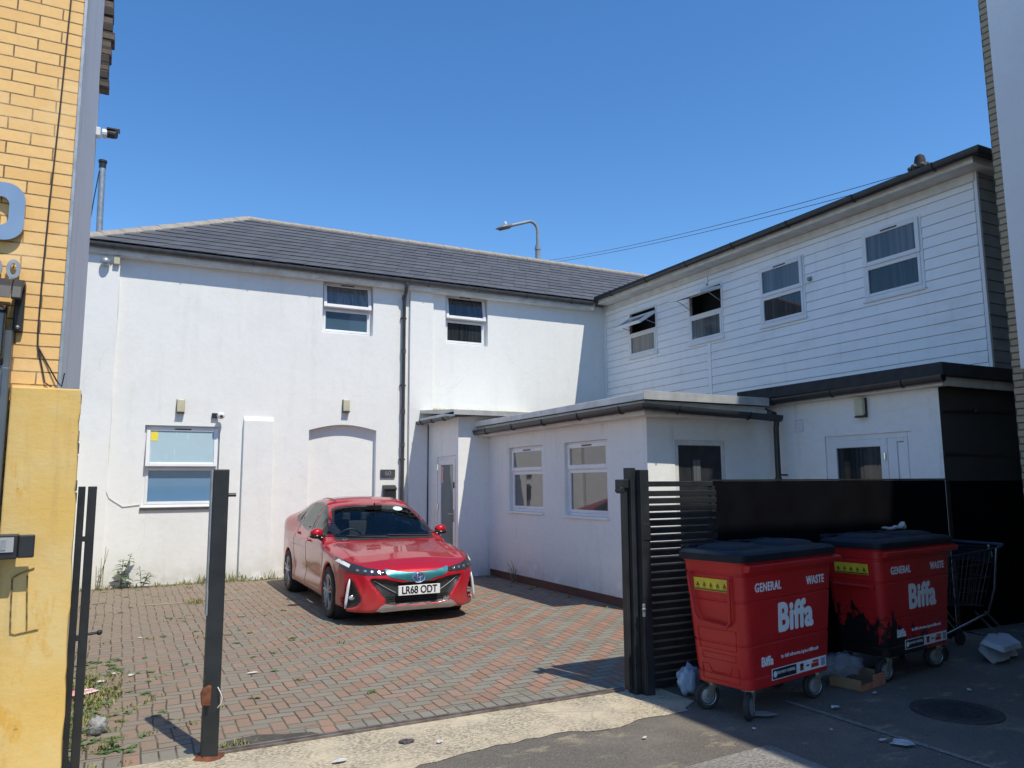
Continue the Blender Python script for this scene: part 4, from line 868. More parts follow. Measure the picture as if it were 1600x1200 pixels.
def wheelie_bin(label, loc, rz, mat, bar_handle, swivel):
    t = thing('waste_bin', label, 'waste bin', loc, rz, 'red general waste bins')
    ZB, ZT = .205, 1.085; HB, HT, DB, DT = .52, .615, .235, .262
    def at(z): k = (z - ZB) / (ZT - ZB); return HB + (HT - HB) * k, DB + (DT - DB) * k
    mb = MB(); rings = []
    zs = [.205, .212, .28, .285, .33, .50, .505, .515, .52, .80, .805, .815, .82, .985, .99, 1.0, 1.005, 1.085]
    ins = [.012, 0, 0, .006, 0, 0, .006, .006, 0, 0, .006, .006, 0, 0, .005, .005, 0, 0]
    for z, i in zip(zs, ins): a, b = at(z); rings.append(rrect(a - i, b - i, .075, z))
    loft(mb, rings)
    body = mb.build('body', mat, t, smooth=True, local=True)
    mb = MB(); a, b = at(1.06)                                            # front lifting flange and rim
    mb.prism([(-b + .01, 1.015), (-b - .035, 1.02), (-b - .045, 1.045), (-b - .045, 1.062), (-b - .02, 1.072), (-b + .01, 1.075)], 'x', -a + .04, a + .045)
    loft(mb, [rrect(a + .006, b + .006, .078, 1.068), rrect(a + .012, b + .012, .08, 1.095)])
    mb.build('rim', mat, t, smooth=True, local=True, bevel=.004)
    mb = MB(); a, b = at(1.09)
    loft(mb, [rrect(a + .022, b + .025, .07, 1.085, .0), rrect(a + .028, b + .03, .075, 1.105), rrect(a + .026, b + .028, .075, 1.135), rrect(a + .005, b + .005, .07, 1.152), rrect(a - .04, b - .03, .06, 1.158)])
    for x0 in (-.33, .33):
        loft(mb, [[(p[0] + x0, p[1] + .02, p[2]) for p in rrect(.25, .18, .09, 1.150)], [(p[0] + x0, p[1] + .02, p[2]) for p in rrect(.23, .16, .09, 1.176)], [(p[0] + x0, p[1] + .02, p[2]) for p in rrect(.18, .12, .08, 1.188)]])
    mb.build('lid', lid_navy, t, smooth=True, local=True)
    mb = MB(); mb.tube([(-a + .05, b + .03, 1.165), (a - .05, b + .03, 1.165)], .012, 8)
    for x in (-.5, -.1, .1, .5): mb.box(x - .05, b - .03, 1.15, x + .05, b + .05, 1.18)
    mb.build('hinge_bar', lid_navy, t, local=True, bevel=.004)
    for s in (-1, 1):                                                   # end panels: recessed outlines and a carrying bar
        mb = MB()
        def Q(y, z, e=.004): return (s * (at(z)[0] + e), y, z)
        for pl in ([(-.155, .46), (.155, .46), (.165, .60), (-.165, .60)], [(-.14, .385), (.14, .385), (.145, .43), (-.145, .43)], [(-.155, .24), (.155, .24), (.155, .345), (.10, .345), (.075, .29), (-.075, .29), (-.10, .345), (-.155, .345)]):
            mb.tube([Q(y, z, .001) for y, z in pl], .004, 5, closed=True)
        mb.build('panel_rib', mat, body, local=True, smooth=True)
    for s in (-1, 1):
        mb = MB()
        if bar_handle: mb.tube([Q_(s, at, .16, .78), Q_(s, at, -.16, .78)], .016, 8); mb.box(min(s * at(.78)[0], s * (at(.78)[0] + .02)), -.19, .755, max(s * at(.78)[0], s * (at(.78)[0] + .02)), -.15, .805)
        else: mb.tube([Q_(s, at, .175, .985, .0), Q_(s, at, .18, .97), Q_(s, at, .155, .70), Q_(s, at, .12, .655), Q_(s, at, -.12, .635), Q_(s, at, -.15, .675), Q_(s, at, -.17, .955), Q_(s, at, -.175, .975, .0)], .012, 8)
        mb.build('handle', mat, t, local=True, smooth=True)
    # stickers and lettering
    fa = math.atan2(DT - DB, ZT - ZB)
    def FM(x, z, off=.003): return Matrix.Translation((x, -at(z)[1] - off, z)) @ Matrix.Rotation(R(90) + fa, 4, 'X')
    sa = math.atan2(HT - HB, ZT - ZB)
    def SMm(y, z, off=.003): return Matrix.Translation((-at(z)[0] - off, y, z)) @ Matrix.Rotation(R(-90), 4, 'Z') @ Matrix.Rotation(R(90) + sa, 4, 'X')
    mb = MB(); mb.T = SMm(.0, .915, .006); mb.box(-.15, -.045, 0, .15, .045, .002); st = mb.build('sticker', yellow_sticker, t, local=True)
    mb = MB(); mb.T = SMm(.0, .915, .009); mb.box(-.145, -.042, 0, .145, -.030, .001)
    for k in range(5):
        x = -.116 + .058 * k; mb.prism([(x - .016, -.014), (x + .016, -.014), (x, .018)], 'z', 0, .001)
        mb.box(x - .014, -.024, 0, x + .014, -.020, .001)
    mb.build('sticker_print', M('sticker_print', (.10, .08, .02), (.16, .12, .02), 20, .5), st, local=True)
    mb = MB(); kw = dict(extrude=.001)
    text_into(mb, 'GENERAL', .085, FM(-.29, .90), .82, fat=.0022, spacing=1.12, **kw); mb.build('lettering', sign_white, t, local=True); mb = MB(); text_into(mb, 'WASTE', .085, FM(.33, .90), .82, fat=.0022, spacing=1.12, **kw); mb.build('lettering', sign_white, t, local=True)
    mb = MB(); text_into(mb, 'Biffa', .275, FM(.05, .66), .92, fat=.011, extrude=.001, spacing=1.06); mb.build('logo', sign_white, t, local=True)
    mb = MB(); text_into(mb, 'Biffa', .085, FM(-.32, .385), .92, fat=.0035, extrude=.001, spacing=1.05); mb.build('logo', sign_white, t, local=True); mb = MB(); text_into(mb, 'for 24/7 self-service, log in at biffa.co.uk', .034, FM(.10, .395), .9, fat=.0004, extrude=.001); mb.build('lettering', sign_white, t, local=True)
    mb = MB(); mb.T = FM(.09, .285); mb.box(-.36, -.04, 0, .36, .04, .001); st = mb.build('sticker', sign_white, t, local=True)
    mb = MB(); mb.T = FM(.09, .285, .0045); mb.box(-.35, -.034, 0, -.05, .034, .001); mb.box(.0, -.025, 0, .045, .025, .001); mb.box(.085, -.006, 0, .12, .006, .001); mb.build('sticker_print', sign_black, st, local=True)
    mb = MB(); text_into(mb, 'DO NOT OVERFILL', .03, FM(-.09, .29, .006), .9, extrude=.0008); mb.lathe([(.022, 0), (.022, .001)], (0, 0, 0), 'z', 14); 
    for i in range(len(mb.v) - 28, len(mb.v)): mb.v[i] = FM(-.23, .285, .0055) @ mb.v[i]
    mb.build('sticker_print', sign_white, st, local=True)
    mb = MB(); mb.T = FM(.09, .285, .0045); mb.box(.15, -.024, 0, .25, .006, .001); mb.box(.17, .010, 0, .25, .026, .001); mb.box(.005, -.02, .001, .04, .005, .002); mb.build('sticker_print', M('red_print', (.55, .03, .03), (.45, .03, .03), 20, .5), st, local=True)
    mb = MB(); mb.T = FM(.09, .285, .0045)
    mb.box(.285, -.028, 0, .34, .028, .001); mb.build('sticker_print', M('blue_grey_print', (.25, .30, .38), (.3, .34, .42), 20, .5), st, local=True)
    # castors
    ci = 0
    for sx in (-1, 1):
        for sy in (-1, 1):
            x, y = sx * .43, sy * .165; an = swivel[ci]; ci += 1
            T = Matrix.Translation((x, y, 0)) @ Matrix.Rotation(R(an), 4, 'Z')
            mb = MB(T); mb.box(-.055, -.045, .195, .055, .045, .207); mb.lathe([(.035, .17), (.035, .196)], (0, 0, 0), 'z', 14)
            for s in (-1, 1): mb.prism([(-.035, .172), (.035, .172), (.06, .095), (.035, .085), (.02, .10)], 'y', s * .03 - .002, s * .03 + .002)
            mb.box(-.035, -.03, .168, .035, .03, .174)
            c = mb.build('castor', M_castor, t, local=True, bevel=.002)
            mb = MB(T); mb.lathe([(.055, -.02), (.085, -.022), (.095, -.012), (.095, .012), (.085, .022), (.055, .02)], (.04, 0, .095), 'y', 26); mb.build('tyre', tyre_rubber, c, local=True, smooth=True)
            mb = MB(T); mb.lathe([(.012, -.026), (.03, -.024), (.058, -.019), (.064, -.0235), (.064, .0235), (.058, .019), (.03, .024), (.012, .026)], (.04, 0, .095), 'y', 22); mb.build('wheel_hub', galv, c, local=True, smooth=True)
    return t
def Q_(s, at, y, z, e=.03): return (s * (at(z)[0] + e), y, z)
M_castor = M('zinc_castor', (.36, .33, .27), (.24, .22, .19), 25, .45, metal=.6)
wheelie_bin('red general waste bin with navy lid, the nearer one beside the slatted gate', (4.406, 4.441, 0), R(11), bin_red, False, (200, 155, 165, 70))
wheelie_bin('red general waste bin with scorched black lower corner, the farther one beside the trolley', (6.14, 4.632, 0), R(8.5), bin_burnt, True, (170, 210, 150, 25))
mb = MB(); rg = random.Random(2)
pts = [(6.28 + .045 * k, 4.78 + .01 * math.sin(k * 1.7), 1.208 + .010 * rg.random()) for k in range(7)]; mb.tube(pts, [.006, .010, .012, .014, .018, .016, .01], 6); v, f = ico((6.57, 4.78, 1.232), .03, 2, lambda c: 1 + .4 * math.sin(7 * c.x + 9 * c.z)); mb.add(v, f)
single(mb, 'paper_scrap', paper_white, 'crumpled scrap of white tissue on the lid of the scorched bin', 'litter', (6.4, 4.78, 1.2))

# ---------------------------------------------------------------- shopping trolley
t = thing('shopping_trolley', 'wire shopping trolley parked at the right end of the black fence', 'shopping trolley', (7.20, 4.80, 0), R(-6))
wire = M('trolley_wire', (.06, .065, .07), (.035, .038, .04), 20, .45, metal=.6)
mb = MB()
def lerp(a, b, k): return tuple(p + (q - p) * k for p, q in zip(a, b))
top = [(-.40, -.22, .92), (.36, -.26, 1.0), (.36, .26, 1.0), (-.40, .22, .92)]; bot = [(-.36, -.17, .50), (.20, -.2, .46), (.20, .2, .46), (-.36, .17, .50)]
mb.tube(top, .007, 6, closed=True); mb.tube(bot, .005, 5, closed=True)
for k in range(4): a, b = k, (k + 1) % 4; [mb.tube([lerp(top[a], top[b], q / 11), lerp(bot[a], bot[b], q / 11)], .0022, 4) for q in range(12)]
for q in (.25, .5, .75): mb.tube([lerp(top[k], bot[k], q) for k in range(4)], .003, 4, closed=True)
for q in range(1, 10): mb.tube([lerp(bot[0], bot[1], q / 10), lerp(bot[3], bot[2], q / 10)], .0022, 4)
mb.build('basket', wire, t, local=True)
mb = MB()
for s in (-1, 1):
    mb.tube([(.36, s * .26, 1.0), (.30, s * .25, .62), (.20, s * .24, .40), (-.36, s * .2, .22), (-.40, s * .2, .17)], .011, 8)
    mb.tube([(.05, s * .22, .42), (.34, s * .25, .16), (.40, s * .26, .14), (.42, s * .26, .18), (.16, s * .24, .42)], .010, 8)
mb.tube([(.38, -.26, .15), (.38, .26, .15)], .010, 8); mb.tube([(-.38, -.2, .2), (-.38, .2, .2)], .010, 8)
mb.build('chassis', M('trolley_chrome', (.30, .31, .32), (.22, .23, .24), 20, .2, metal=1), t, local=True, smooth=True)
mb = MB(); mb.tube([(.36, -.27, 1.0), (.44, -.27, 1.03), (.44, .27, 1.03), (.36, .27, 1.0)], .015, 8); mb.build('handle', M('blue_grip', (.03, .055, .09), (.04, .07, .11), 9, .4), t, local=True, smooth=True)
mb = MB(); mb.tube([(.44, -.12, 1.02), (.45, -.12, .95)], .01, 6); mb.box(.435, -.135, .90, .465, -.105, .955); mb.build('coin_lock', cctv_white, t, local=True)
mb = MB(); mb.box(.33, -.2, .86, .37, .2, .98); mb.build('child_flap', lid_navy, t, local=True)
for x, y in ((.38, -.24), (.38, .24), (-.38, -.19), (-.38, .19)):
    mb = MB(); mb.lathe([(.03, -.014), (.062, -.014), (.066, 0), (.062, .014), (.03, .014)], (x + .02, y, .066), 'y', 20); mb.box(x - .01, y - .02, .06, x + .03, y + .02, .15); mb.build('wheel', tyre_rubber, t, local=True, smooth=True)

# ---------------------------------------------------------------- litter
foam = M('white_foam_tray', (.52, .54, .56), (.44, .46, .49), 12, .6, bump=.1)
def crumple(c, r, seed, scale=(1, 1, .7), amp=.35, sub=3):
    rg = random.Random(seed); ph = [rg.uniform(0, 6) for _ in range(6)]
    vs, fs = ico(c, r, sub, lambda q: 1 + amp * .5 * (math.sin(5 * q.x + ph[0]) * math.sin(6 * q.y + ph[1]) + .6 * math.sin(11 * q.z + ph[2] + 7 * q.x) + .5 * math.sin(17 * q.y + ph[3] + 9 * q.z)), scale)
    z0 = min(v.z for v in vs); return [Vector((v.x, v.y, v.z - z0 + c[2])) for v in vs], fs
def food_box(x, y, rz, lbl, tilt):
    t = thing('food_box', lbl, 'food box', (x, y, .0), rz, 'white foam food boxes on the ground')
    mb = MB(); mb.T = Matrix.Translation((0, 0, .075)) @ Matrix.Rotation(R(tilt), 4, 'X')
    loft(mb, [rrect(.105, .085, .03, -.03), rrect(.12, .10, .03, .03), rrect(.125, .105, .03, .034)]); mb.build('tray', foam, t, smooth=True, local=True)
    mb = MB(); mb.T = Matrix.Translation((0, 0, .075)) @ Matrix.Rotation(R(tilt), 4, 'X') @ Matrix.Translation((0, .10, .035)) @ Matrix.Rotation(R(-28), 4, 'X')
    loft(mb, [[(p[0], p[1] - .10, p[2]) for p in rrect(.125, .105, .03, .0)], [(p[0], p[1] - .10, p[2]) for p in rrect(.11, .09, .03, .04)]]); mb.build('lid', foam, t, smooth=True, local=True)
food_box(7.20, 4.42, R(8), 'white foam food box lying open in front of the trolley, the left one', 42)
food_box(7.47, 4.52, R(-15), 'white foam food box standing at the foot of the right wall, the right one', 50)
def plastic(name, col, al):
    m, t, b = nodes(name); b.inputs['Base Color'].default_value = (*col, 1); b.inputs['Roughness'].default_value = .22; b.inputs['Alpha'].default_value = al
    tc = t.nodes.new('ShaderNodeTexCoord').outputs['Object']; BUMP(t, b, NOISE(t, tc, 25, 4, .6), .8, .02); return m
clear_plastic = plastic('clear_plastic_film', (.30, .33, .37), .45); blue_plastic = plastic('pale_blue_plastic', (.36, .48, .62), .95); thin_plastic = plastic('thin_white_plastic', (.55, .57, .58), .55)
mb = MB(); mb.add(*crumple((4.02, 4.86, 0), .10, 4, (.95, .6, 1.1), .3)); single(mb, 'plastic_bag', blue_plastic, 'pale blue plastic bag on the ground behind the nearer bin', 'litter', (4.02, 4.86, 0), smooth='all')
mb = MB(); mb.add(*crumple((5.33, 4.52, .03), .16, 11, (1.25, .7, .62), .4)); single(mb, 'plastic_wrap', clear_plastic, 'heap of clear plastic film in the torn carton between the bins', 'litter', (5.33, 4.52, .03), smooth='all')
t = thing('carton', 'torn orange printed cardboard carton on the ground between the two red bins', 'carton', (5.43, 4.46, 0), R(12))
mb = MB(); mb.box(-.20, -.13, .002, .20, .13, .01); mb.box(-.20, -.135, .002, -.194, .13, .09); mb.box(.194, -.13, .002, .20, .13, .10); mb.box(-.2, .124, .002, .2, .13, .10); mb.build('tray', M('cardboard', (.30, .19, .10), (.22, .14, .08), 9, .85), t, local=True)
mb = MB(); mb.box(.0, -.137, .002, .20, -.131, .10); mb.box(-.20, -.137, .002, .0, -.131, .05); mb.build('printed_side', M('orange_print', (.50, .12, .05), (.40, .24, .17), 14, .6), t, local=True)
def flat_paper(name, pts, mat, lbl, z=.012, seed=1, cat='litter'):
    rg = random.Random(seed); cx = sum(p[0] for p in pts) / len(pts); cy = sum(p[1] for p in pts) / len(pts); n = len(pts)
    mb = MB(); vs = [(x, y, z + .012 * rg.random()) for x, y in pts] + [(x * .55 + cx * .45, y * .55 + cy * .45, z + .014 * rg.random()) for x, y in pts] + [(cx, cy, z + .006)]
    mb.add(vs, [(k, (k + 1) % n, n + (k + 1) % n, n + k) for k in range(n)] + [(n + k, n + (k + 1) % n, 2 * n) for k in range(n)])
    return single(mb, name, mat, lbl, cat, (cx, cy, 0))
def blob(x, y, a, b, n=10, seed=0, rot=0):
    rg = random.Random(seed); return [(x + a * rg.uniform(.75, 1.1) * math.cos(2 * math.pi * k / n + rot), y + b * rg.uniform(.75, 1.1) * math.sin(2 * math.pi * k / n + rot)) for k in range(n)]
flat_paper('flattened_packet', [(4.00, 4.24), (4.13, 4.13), (4.22, 4.14), (4.21, 4.24), (4.10, 4.30)], M('grey_packet', (.42, .43, .43), (.30, .31, .32), 25, .5), 'flattened pale packet on the asphalt in front of the nearer bin')
flat_paper('torn_paper', [(4.38, 3.39), (4.42, 3.30), (4.50, 3.29), (4.53, 3.36), (4.48, 3.43), (4.43, 3.40)], paper_white, 'torn white paper on the asphalt beside the kerb edging', seed=3)
flat_paper('torn_paper', blob(4.41, 3.45, .03, .025, 8, 4), paper_white, 'small white scrap beside the torn paper at the kerb edging', seed=4)
flat_paper('bottle_top', blob(4.72, 4.08, .038, .028, 12, 6), paper_white, 'small round white disc on the shaded asphalt in front of the bins', seed=5)
flat_paper('food_wrapper', [(-.42, 7.02), (-.18, 6.98), (-.06, 7.10), (-.12, 7.22), (-.3, 7.2)], M('red_white_wrapper', (.62, .08, .10), (.75, .70, .70), 9, .5), 'red and white food wrapper among the weeds on the left of the yard', z=.03, seed=6)
mb = MB(); mb.add(*crumple((-.05, 6.03, 0), .08, 8, (.7, 1.3, .55), .7)); single(mb, 'plastic_bag', thin_plastic, 'thin crumpled white plastic bag by the weeds near the left gate upright', 'litter', (-.05, 6.03, 0), smooth='all')
for i, (x, y, s) in enumerate([(.05, 7.75, .035), (-.05, 7.5, .045), (.17, 7.62, .03), (1.12, 7.2, .05), (.28, 9.4, .03), (1.9, 4.75, .025), (1.25, 4.72, .05), (2.62, 13.85, .07), (4.28, 3.74, .018), (3.85, 4.0, .02), (6.02, 3.9, .03), (5.3, 4.2, .025), (3.1, 4.2, .02)]):
    flat_paper('paper_scrap', blob(x, y, s, s * .6, 7, i + 20, i), paper_white, 'scrap of white litter ' + ('among the weeds left of the gate post', 'nearest the red and white wrapper', 'between the gate post and the weeds', 'on the paving just behind the gate post', 'far back on the left of the yard', 'on the cream concrete below the track', 'crumpled on the cream concrete', 'at the foot of the white wall left of the car', 'near the kerb edging', 'at the shadow edge', 'in front of the scorched bin', 'between the castors of the two bins', 'on the lit asphalt below the slatted gate')[i], seed=i)
mb = MB()
for k in range(9): a = k * .7; mb.add(*crumple((1.72 + .03 * math.cos(a), 4.87 + .02 * math.sin(a), 0), .022, k, (1, .8, .5), .4, 1))
single(mb, 'dead_leaf', M('dead_leaf', (.05, .045, .06), (.09, .07, .07), 30, .8), 'dark curled leaf on the cream concrete below the gate track', 'leaf', (1.72, 4.87, 0))
t = thing('manhole_cover', 'round dark manhole cover set in the shaded asphalt in front of the bins', 'manhole cover', (5.43, 3.63, 0))
mb = MB(); mb.lathe([(.30, 0), (.30, .006), (.27, .012), (.24, .008)], (0, 0, .002), 'z', 40); mb.build('frame', M('cast_iron_frame', (.035, .033, .032), (.06, .057, .054), 20, .7, bump=.4, bscale=50), t, local=True)
mb = MB(); mb.lathe([(.236, 0), (.236, .008)], (0, 0, .003), 'z', 40)
for i in range(-5, 6):
    for j in range(-5, 6):
        if math.hypot(i, j) < 5: mb.box(i * .042 - .012, j * .042 - .012, .008, i * .042 + .012, j * .042 + .012, .014)
mb.build('lid', M('cast_iron', (.035, .038, .045), (.055, .058, .066), 16, .55, metal=.3, bump=.2), t, local=True)

# ---------------------------------------------------------------- weeds
leaf_a = M('weed_leaf', (.055, .115, .028), (.10, .17, .045), 9, .6); leaf_dark = M('weed_leaf_dark', (.07, .13, .045), (.12, .19, .07), 9, .6)
dry = M('dry_stalk', (.20, .17, .085), (.28, .24, .13), 12, .8); grassm = M('yard_grass', (.13, .17, .05), (.30, .28, .11), 3, .7)
def leaf(mb, p, d, L, w, droop=.4):
    d = Vector(d).normalized(); s = d.cross(Vector((0, 0, 1))); s = s.normalized() if s.length > .1 else Vector((1, 0, 0))
    c = [Vector(p) + d * (L * k) + Vector((0, 0, -droop * L * k * k)) for k in (0, .3, .65, 1)]; ws = [.15, 1, .8, .05]
    u = s.cross(d)
    vs = []
    for q, k in zip(c, ws): vs += [q - s * w * k * .5 + u * w * k * .15, q, q + s * w * k * .5 + u * w * k * .15]
    mb.add(vs, [(3 * i + a, 3 * i + a + 1, 3 * i + a + 4, 3 * i + a + 3) for i in range(3) for a in (0, 1)])
def leafy_weed(x, y, h, n, lbl, seed, L=.13, mat=leaf_dark, dryish=False, z=0):
    rg = random.Random(seed); t = thing('weed', lbl, 'weed', (x, y, z)); ms = MB(); ml = MB()
    for k in range(n):
        a = rg.uniform(0, 6.28); sp = rg.uniform(.05, .35); top = Vector((sp * math.cos(a) * h, sp * math.sin(a) * h * .5 - .02, h * rg.uniform(.55, 1)))
        b = Vector((rg.uniform(-.05, .05), rg.uniform(-.03, .03), 0)); mid = (b + top) / 2 + Vector((0, 0, .08 * h))
        ms.tube([b, mid, top], [.006, .005, .003], 5); m = int(h / (.045 if not dryish else .05))
        for i in range(m):
            q = (i + 1.5) / (m + 1.5); p = b.lerp(mid, q * 2) if q < .5 else mid.lerp(top, q * 2 - 1); an = i * 2.4 + rg.random()
            LL = L * (1.15 - .6 * q) * rg.uniform(.7, 1.15); leaf(ml, p, (math.cos(an), math.sin(an), .45), LL, LL * (.36 if not dryish else .22), .5)
    ms.build('stem', mat if not dryish else dry, t, local=True); ml.build('leaves', mat if not dryish else dry, t, local=True)
leafy_weed(.10, 14.02, .62, 2, 'tall dark leafy weed against the left end of the white wall', 1, .22)
leafy_weed(.42, 13.95, .36, 3, 'low dark leafy weed below the tall one at the foot of the white wall', 2, .16)
leafy_weed(-.22, 13.95, .7, 5, 'wispy dry weed at the far left foot of the white wall', 3, .05, dry, True)
leafy_weed(5.93, 11.55, .40, 7, 'dry brown weed at the foot of the low extension below its left window', 4, .05, dry, True)
leafy_weed(2.9, 13.95, .32, 6, 'pale green bushy weed at the foot of the white wall beside the car', 5, .10, leaf_a)
leafy_weed(.03, 5.62, .10, 4, 'small bright green broad leaved weed at the left gate upright', 6, .10, leaf_a)
mb = MB(); rg = random.Random(8)
def tuft(x, y, n, h, sp):
    for _ in range(n):
        a = rg.uniform(0, 6.28); r = sp * math.sqrt(rg.random()); px, py = x + r * math.cos(a), y + r * math.sin(a) * .8; H = h * rg.uniform(.4, 1.1); l = rg.uniform(.1, .8) * H; b = rg.uniform(0, 6.28)
        dx, dy = math.cos(b), math.sin(b); w = .0035 + .004 * rg.random()
        mb.add([(px - dy * w, py + dx * w, 0), (px + dy * w, py - dx * w, 0), (px + dx * l * .4 + dy * w, py + dy * l * .4 - dx * w, H * .65), (px + dx * l * .4 - dy * w, py + dy * l * .4 + dx * w, H * .65), (px + dx * l, py + dy * l, H)], [(0, 1, 2, 3), (3, 2, 4)])
for k in range(60): tuft(rg.uniform(-.5, 4.6), 14.12 - .22 * rg.random() ** 2, 12, rg.uniform(.03, .09), .12)
for k in range(12): tuft(rg.uniform(1.2, 2.9), 14.05, 16, rg.uniform(.08, .24), .14)
for k in range(70): tuft(-.35 + abs(rg.gauss(0, .30)), rg.uniform(5.6, 8.2), 14, rg.uniform(.015, .045), .08)
for k in range(26): tuft(-.3 + .35 * rg.random(), rg.uniform(6.3, 7.7), 26, rg.uniform(.025, .065), .10)
for k in range(30): tuft(rg.uniform(-.5, 2.2), rg.uniform(8, 13.9), 8, rg.uniform(.015, .04), .06)
for k in range(9): tuft(1.05 + .12 * rg.gauss(0, 1), 11.75 + .12 * rg.gauss(0, 1), 14, .06, .08)
for k in range(12): tuft(rg.uniform(-.1, .9), rg.uniform(5.3, 7.4), 9, .035, .05)
for k in range(5): tuft(.65 + .04 * k, 5.27 + .02 * rg.random(), 14, .05, .035)
for k in range(8): tuft(rg.uniform(5.4, 5.98), 12.5 - .2 * rg.random(), 8, .06, .06)
for k in range(10): tuft(rg.uniform(5.6, 5.98), rg.uniform(8.2, 12.2), 7, .05, .05)
mb.build('grass', grassm, None, kind='stuff')
mb = MB()
for k in range(260):                                              # low weed rosettes and moss in the joints
    if k < 150: x, y = -.38 + abs(rg.gauss(0, .26)), rg.uniform(5.5, 8.4)
    elif k < 210: x, y = rg.uniform(-.5, 4.4), 14.1 - .2 * rg.random()
    else: x, y = rg.uniform(-.4, 2.0), rg.uniform(6, 13.8)
    for i in range(7): an = rg.uniform(0, 6.28); LL = rg.uniform(.02, .07); leaf(mb, (x, y, .005), (math.cos(an), math.sin(an), .55), LL, LL * .4, .5)
mb.build('ground_cover', leaf_a, None, kind='stuff')

# ---------------------------------------------------------------- beyond the roofs
t = thing('street_lamp', 'grey street lamp with a bent arm rising behind the slate roof', 'street lamp', (11.745, 21, 0))
mb = MB(); mb.tube([(11.745, 21, 0), (11.745, 21, 9.35)], [.11, .085], 12); mb.tube([(11.745, 21, 9.2), (11.745, 21, 9.28)], .10, 12)
arm = [(11.745, 21, 9.3), (11.745, 21, 9.85)] + [(11.745 - .28 * (1 - math.cos(a)), 21, 9.85 + .28 * math.sin(a)) for a in [R(15 * k) for k in range(1, 7)]]
e = Vector(arm[-1]); d = Vector((-1, 0, -.36)).normalized(); arm[-1:] = [tuple(e)]; arm.append(tuple(e + d * .75)); mb.tube(arm, .052, 10)
mb.build('pole', M('grey_painted_steel', (.22, .25, .27), (.28, .31, .33), 3, .4), t, smooth=True)
h0 = e + d * .70; mb = MB(); M_h = Matrix.Translation(h0) @ Matrix.Rotation(math.atan2(-d.z, -d.x) - 0, 4, 'Y').inverted()
ax = d; up = Vector((0, 0, 1)); sd = Vector((0, 1, 0)); up = sd.cross(ax) if sd.cross(ax).z > 0 else ax.cross(sd)
prof = [(0, .05, .05), (.12, .11, .075), (.3, .15, .08), (.5, .12, .055), (.62, .02, .015)]
rg_ = [[h0 + ax * s + sd * (w_ * math.cos(a)) + up * (h_ * math.sin(a)) for a in [2 * math.pi * k / 14 for k in range(14)]] for s, w_, h_ in prof]; loft(mb, rg_); mb.build('lamp_head', M('lamp_head_grey', (.16, .17, .18), (.2, .21, .22), 3, .45), t, smooth=True)
mb = MB(); c = h0 + ax * .22 + up * .10; mb.lathe([(.05, -.05), (.055, .03), (.03, .06)], c, 'z', 12); mb.build('photocell', cctv_white, t, smooth=True)
mb = MB(); rg2 = [[h0 + ax * s - up * .03 + sd * (w_ * .8 * math.cos(a)) + up * (-.06 * abs(math.sin(a))) for a in [2 * math.pi * k / 14 for k in range(14)]] for s, w_ in ((.12, .06), (.2, .13), (.42, .12), (.5, .05))]; loft(mb, rg2); mb.build('lamp_glass', glass_pale, t, smooth=True)
t = thing('utility_pole', 'wooden utility pole with a rounded top showing above the right roof', 'utility pole', (14.0, 9.22, 0))
mb = MB(); mb.tube([(14, 9.22, 0), (14, 9.22, 8.05), (14, 9.22, 8.13), (14, 9.22, 8.17)], [.15, .105, .085, .03], 12); mb.build('pole', M('tarred_timber', (.025, .02, .018), (.055, .042, .032), 12, .8, bump=.3), t, smooth=True)
mb = MB(); mb.tube([(14, 9.22, 7.86), (14, 9.22, 7.95)], .175, 12)
for k in range(8): a = k * .785; v, f = ico((14 + .19 * math.cos(a), 9.22 + .19 * math.sin(a), 7.88), .05, 2); mb.add(v, f)
mb.build('insulator_ring', M('pole_fitting', (.04, .038, .036), (.13, .12, .11), 20, .6), t, smooth=True)
for i, (zz, q, lbl) in enumerate(((7.86, (.5935, .3492), 'upper overhead cable running down from the utility pole past the street lamp'), (7.72, (.5702, .3389), 'lower overhead cable running down from the utility pole past the street lamp'))):
    Yf = 27; e = Vector((q[0] * Yf, Yf, 1.65 + q[1] * Yf)); s = Vector((14, 9.22, zz)); mb = MB()
    mb.tube([s.lerp(e, k / 24) + Vector((0, 0, -.18 * 4 * (k / 24) * (1 - k / 24))) for k in range(33)], .008, 5)
    single(mb, 'overhead_cable', black_plastic, lbl, 'cable', tuple(s), 'overhead cables to the utility pole', smooth=True)
t = thing('flue_pipe', 'galvanised flue pipe with a black cap above the left end of the slate roof', 'flue', (-.61, 15.5, 5.6))
mb = MB(); mb.tube([(-.59, 15.5, 5.5), (-.615, 15.5, 7.55)], .055, 12); mb.build('pipe', galv, t, smooth=True)
mb = MB(); mb.lathe([(.06, 0), (.062, .10), (.075, .11), (.075, .15), (.05, .16)], (-.615, 15.5, 7.52), 'z', 14); mb.build('cap', black_plastic, t, smooth=True)
mb = MB(); mb.tube([(-.66, 15.46, 7.45), (-.72, 15.47, 6.9), (-.77, 15.48, 6.3), (-.82, 15.49, 5.7)], .010, 5); mb.build('cable', black_plastic, t, smooth=True)
